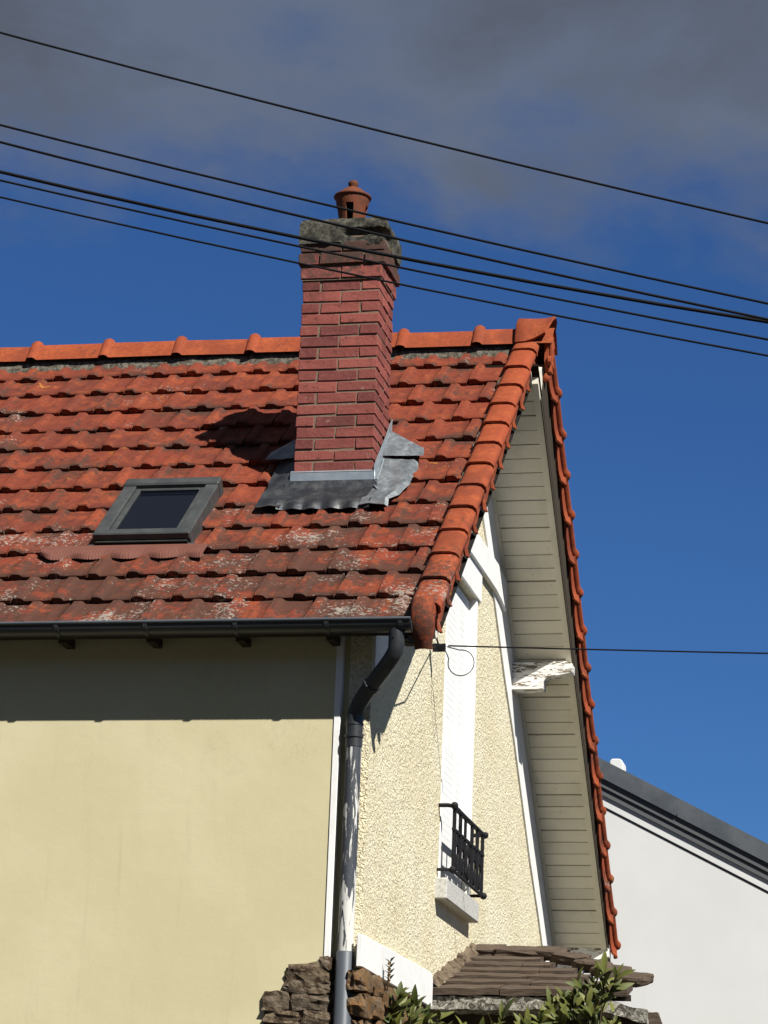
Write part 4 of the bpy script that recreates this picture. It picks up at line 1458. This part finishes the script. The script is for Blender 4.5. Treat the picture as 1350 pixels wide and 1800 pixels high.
def shrub(name, label, tips, root, seed, per=8, spread=1.0):
    rr = random.Random(seed)
    sh = empty(name, root[0], root[1], GZ, label, 'shrub', 'leafy shrubs by the canopy')
    rootv = Vector(root)
    for (x, y, z, dx, dy, dz) in tips:
        d = Vector((dx, dy, dz)).normalized()
        tip = Vector((x, y, z))
        base = tip - d * 0.22
        midp = rootv.lerp(base, 0.6) + Vector((rr.uniform(-0.05, 0.05), rr.uniform(-0.05, 0.05), 0.02))
        MB().tube([rootv, midp, base, tip], [0.012, 0.008, 0.005, 0.003], 5).build('stem', 'twig_bark', sh)
        for k in range(per):
            s = rr.uniform(0.0, 0.17)
            a = k * 2.4 + rr.uniform(-0.4, 0.4)
            tilt = rr.uniform(0.25, 0.85) * spread + s * 2.0
            o = d.orthogonal().normalized()
            o = Quaternion(d, a) @ o
            ld = (d * math.cos(tilt) + o * math.sin(tilt)).normalized()
            side = ld.cross(Vector((0.2, -0.7, 0.7))).normalized()
            nrm = side.cross(ld).normalized()
            side = Quaternion(ld, rr.uniform(-0.7, 0.7)) @ side
            nrm = side.cross(ld).normalized()
            m4 = Matrix.Identity(4)
            for i in range(3):
                m4[i][0], m4[i][1], m4[i][2] = side[i], ld[i], nrm[i]
            m4.translation = tip - d * s
            put('leaf', LEAVES[rr.randrange(3)], sh, m4 @ Matrix.Scale(rr.uniform(0.55, 1.15), 4))
    return sh


tips = []
rt = random.Random(5)
for (x, z) in ((0.50, -1.66), (0.56, -1.60), (0.62, -1.64), (0.70, -1.60), (0.76, -1.56), (0.80, -1.58), (0.64, -1.72), (0.74, -1.70), (0.52, -1.74), (0.44, -1.74), (0.58, -1.80), (0.70, -1.80), (0.46, -1.84), (0.36, -1.80), (0.34, -1.88), (0.26, -1.84), (0.58, -1.90), (0.78, -1.76), (0.48, -1.69), (0.54, -1.68), (0.66, -1.67), (0.60, -1.72), (0.68, -1.75), (0.50, -1.79), (0.40, -1.80), (0.64, -1.83), (0.74, -1.83), (0.40, -1.88), (0.30, -1.86)):
    tips.append((x + rt.uniform(-0.02, 0.02), 1.80 + rt.uniform(-0.14, 0.08), z, 0.55 * (x - 0.5) + rt.uniform(-0.25, 0.35), rt.uniform(-0.5, 0.0), 0.75))
shrub('leafy_shrub', 'dense green shrub rising over the right half of the canopy', tips, (0.55, 1.75, -2.6), 11, 10)
tips = []
for (x, y, z) in ((-0.16, 0.70, -1.86), (-0.10, 0.68, -1.90), (-0.20, 0.72, -1.83), (-0.04, 0.66, -1.95), (0.02, 0.64, -1.97), (-0.14, 0.62, -1.96), (0.06, 0.70, -1.99), (-0.20, 0.66, -1.93), (-0.17, 0.66, -1.80), (-0.08, 0.64, -1.87), (0.0, 0.62, -1.92), (0.05, 0.60, -1.93), (-0.10, 0.60, -1.93), (-0.22, 0.70, -1.88)):
    tips.append((x, y, z, rt.uniform(0.0, 0.6), rt.uniform(-0.4, 0.1), 0.7))
shrub('leafy_shrub', 'green shrub under the white ledge right of the grey downpipe', tips, (-0.12, 0.70, -2.6), 12, 9)
tips = []
for (x, z) in ((0.02, -1.90), (0.10, -1.89), (0.17, -1.86), (0.22, -1.84), (-0.08, -1.93), (-0.02, -1.95), (0.14, -1.94)):
    tips.append((x, 1.5 + rt.uniform(-0.1, 0.1), z, rt.uniform(-0.3, 0.4), rt.uniform(-0.4, 0.1), 0.8))
shrub('leafy_shrub', 'low green shrub tips below the left end of the canopy', tips, (0.05, 1.5, -2.6), 13, 8)
# dry sprig on the ledge
sp = empty('dry_sprig', -0.215, 0.62, -1.75, 'small dry brown sprig in front of the white ledge', 'sprig')
MB().tube([(-0.225, 0.60, -1.80), (-0.222, 0.60, -1.72), (-0.215, 0.61, -1.645)], [0.006, 0.004, 0.002], 5).build('stem', 'twig_bark', sp)
dry = NT('dry_leaf', 0.8, 0.2)
dry.color((0.20, 0.14, 0.05))
M['dry_leaf'] = dry.m
dl = MB().grid([[(-0.006, 0, 0), (0.006, 0, 0)], [(-0.010, 0.015, 0.004), (0.010, 0.015, 0.004)], [(-0.003, 0.034, 0.0), (0.003, 0.034, 0.0)]]).mesh('leaf', 'dry_leaf')
for k in range(12):
    put('leaf', dl, sp, Matrix.Translation((-0.222 + 0.004 * (k % 3), 0.60, -1.76 + 0.010 * k)) @ Matrix.Rotation(k * 2.1, 4, 'Z') @ Matrix.Rotation(0.7, 4, 'X'))

# ------------------------------------------------------------------ neighbouring house
nh = empty('neighbour_house', -3.0, 15.0, GZ, 'white rendered house with grey zinc verge behind the gable', 'house')
NSL = 0.513
AXN = -4.2


def nz_(x, off=0.0):
    """rake line through the top of the zinc at x=-0.756"""
    return 1.634 - NSL * (max(x, 2 * AXN - x) + 0.756) + off


xs = [-10.0, AXN, 6.0]
MB().prism([(xs[0], GZ), (xs[2], GZ), (xs[2], nz_(xs[2], -0.30)), (AXN, nz_(AXN, -0.30)), (xs[0], nz_(xs[0], -0.30))], 'y', 12.22, 20.0).build('wall', 'neighbour_render', nh)
def strip(y0, y1, a, b):
    mb = MB()
    mb.prism([(AXN, nz_(AXN, a)), (6.3, nz_(6.3, a)), (6.3, nz_(6.3, b)), (AXN, nz_(AXN, b))], 'y', y0, y1)
    mb.prism([(AXN, nz_(AXN, a)), (AXN, nz_(AXN, b)), (-10.3, nz_(-10.3, b)), (-10.3, nz_(-10.3, a))], 'y', y0, y1)
    return mb
nroof = strip(12.17, 20.3, 0.0, -0.02).build('roof', 'neighbour_zinc', nh)
px_ = AXN
seg = 0
x = AXN
while x < 6.2:
    xe = min(x + 1.05, 6.25)
    j = 0.003 * (seg % 2)
    MB().prism([(x, nz_(x, 0.012)), (xe + 0.03, nz_(xe + 0.03, 0.012)), (xe + 0.03 - 0.04, nz_(xe - 0.01, -0.165)), (x, nz_(x, -0.165))], 'y', 12.155 - j, 12.17).build('verge_sheet', 'neighbour_zinc', nroof)
    x = xe
    seg += 1
strip(12.180, 12.30, -0.165, -0.245).build('moulding', 'neighbour_moulding', nh)
strip(12.198, 12.30, -0.245, -0.318).build('moulding', 'neighbour_moulding', nh)
MB().prism([(-0.712, 1.2), (-0.548, 1.2), (-0.572, 1.69), (-0.60, 1.715), (-0.68, 1.715), (-0.700, 1.69)], 'y', 12.6, 12.85).build('chimney_stub', 'neighbour_render', nh, bevel=0.01)
cb_ = MB().tube([(x, 12.219, nz_(x, -0.425)) for x in (-4.0, -2.0, 0.0, 2.0, 4.0, 5.9)], 0.009, 6)
tag(cb_.build('wall_cable', 'black_cable'), 'thin black cable running along the white wall below the zinc verge', 'cable')

# ------------------------------------------------------------------ overhead wires
WIRES = [(-3.5, 0.00697, -0.3199, 1.27689, 0.0048, 'topmost single overhead wire crossing the grey cloud'),
         (-3.0, 0.00664, -0.29255, 1.0742, 0.0052, 'overhead wire just above the chimney pot base, second from top'),
         (-3.0, 0.00803, -0.29008, 0.99738, 0.0057, 'overhead wire crossing the grey chimney cap, third from top'),
         (-2.7, 0.0122, -0.25312, 1.00178, 0.0078, 'thickest black overhead cable crossing below the chimney cap'),
         (-2.7, 0.00677, -0.26086, 0.96229, 0.0050, 'thin overhead wire just below the thickest cable'),
         (-2.7, 0.00728, -0.25877, 0.88685, 0.0046, 'lowest overhead wire of the bundle crossing the brick corbel')]
for (y, a, b, c_, r, lab) in WIRES:
    pts = [(-11 + i * 0.5, y, a * (-11 + i * 0.5) ** 2 + b * (-11 + i * 0.5) + c_) for i in range(51)]
    o = MB().tube(pts, r, 8).build('overhead_wire', 'black_cable', smooth=True, angle=80)
    tag(o, lab, 'wire', 'overhead wires')

# service cable anchored on the gable
HX, HY, HZ = XG + 0.05, 1.72, 0.275
svc = empty('service_cable', HX, HY, HZ, 'black service cable with clamp and loop leaving the gable to the right', 'cable')
pts = []
for i in range(24):
    s = i / 23
    pts.append((HX + 0.06 + s * 12, HY - 0.02 + s * 0.4, HZ - 0.012 - 0.09 * s * 12 * 0.35 + 0.0022 * (s * 12) ** 2))
MB().tube(pts, 0.0045, 6).build('cable', 'black_cable', svc, smooth=True, angle=80)
lump(HX - 0.03, HX + 0.045, HY - 0.03, HY + 0.0, HZ - 0.045, HZ - 0.002, 5, 3, 3, lambda p: Vector(p) + noise.noise_vector(Vector(p) * 25) * 0.008).build('clamp', 'black_cable', svc)
MB().tube([(XG - 0.01, HY + 0.0, HZ + 0.05), (HX - 0.01, HY - 0.01, HZ + 0.035), (HX, HY - 0.015, HZ)], 0.007, 6).build('hook', 'wrought_iron', svc)
lp = []
for i in range(22):
    a = math.pi * 0.55 - i / 21 * math.pi * 1.65
    lp.append((HX + 0.135 + 0.075 * math.cos(a) * (1 if i < 14 else 1), HY - 0.012, HZ - 0.11 + 0.075 * math.sin(a)))
lp = [(HX + 0.05, HY - 0.012, HZ - 0.015)] + lp + [(HX + 0.045, HY - 0.012, HZ - 0.045)]
MB().tube(lp, 0.0032, 6).build('loop', 'black_cable', svc, smooth=True, angle=80)
MB().tube([(HX - 0.03, HY - 0.01, HZ - 0.02), (XG + 0.2, 0.9, HZ - 0.20), (-0.05, 0.0, -0.12), (-0.12, GY - 0.05, -0.11)], 0.0035, 6).build('cable', 'black_cable', svc, smooth=True, angle=80)
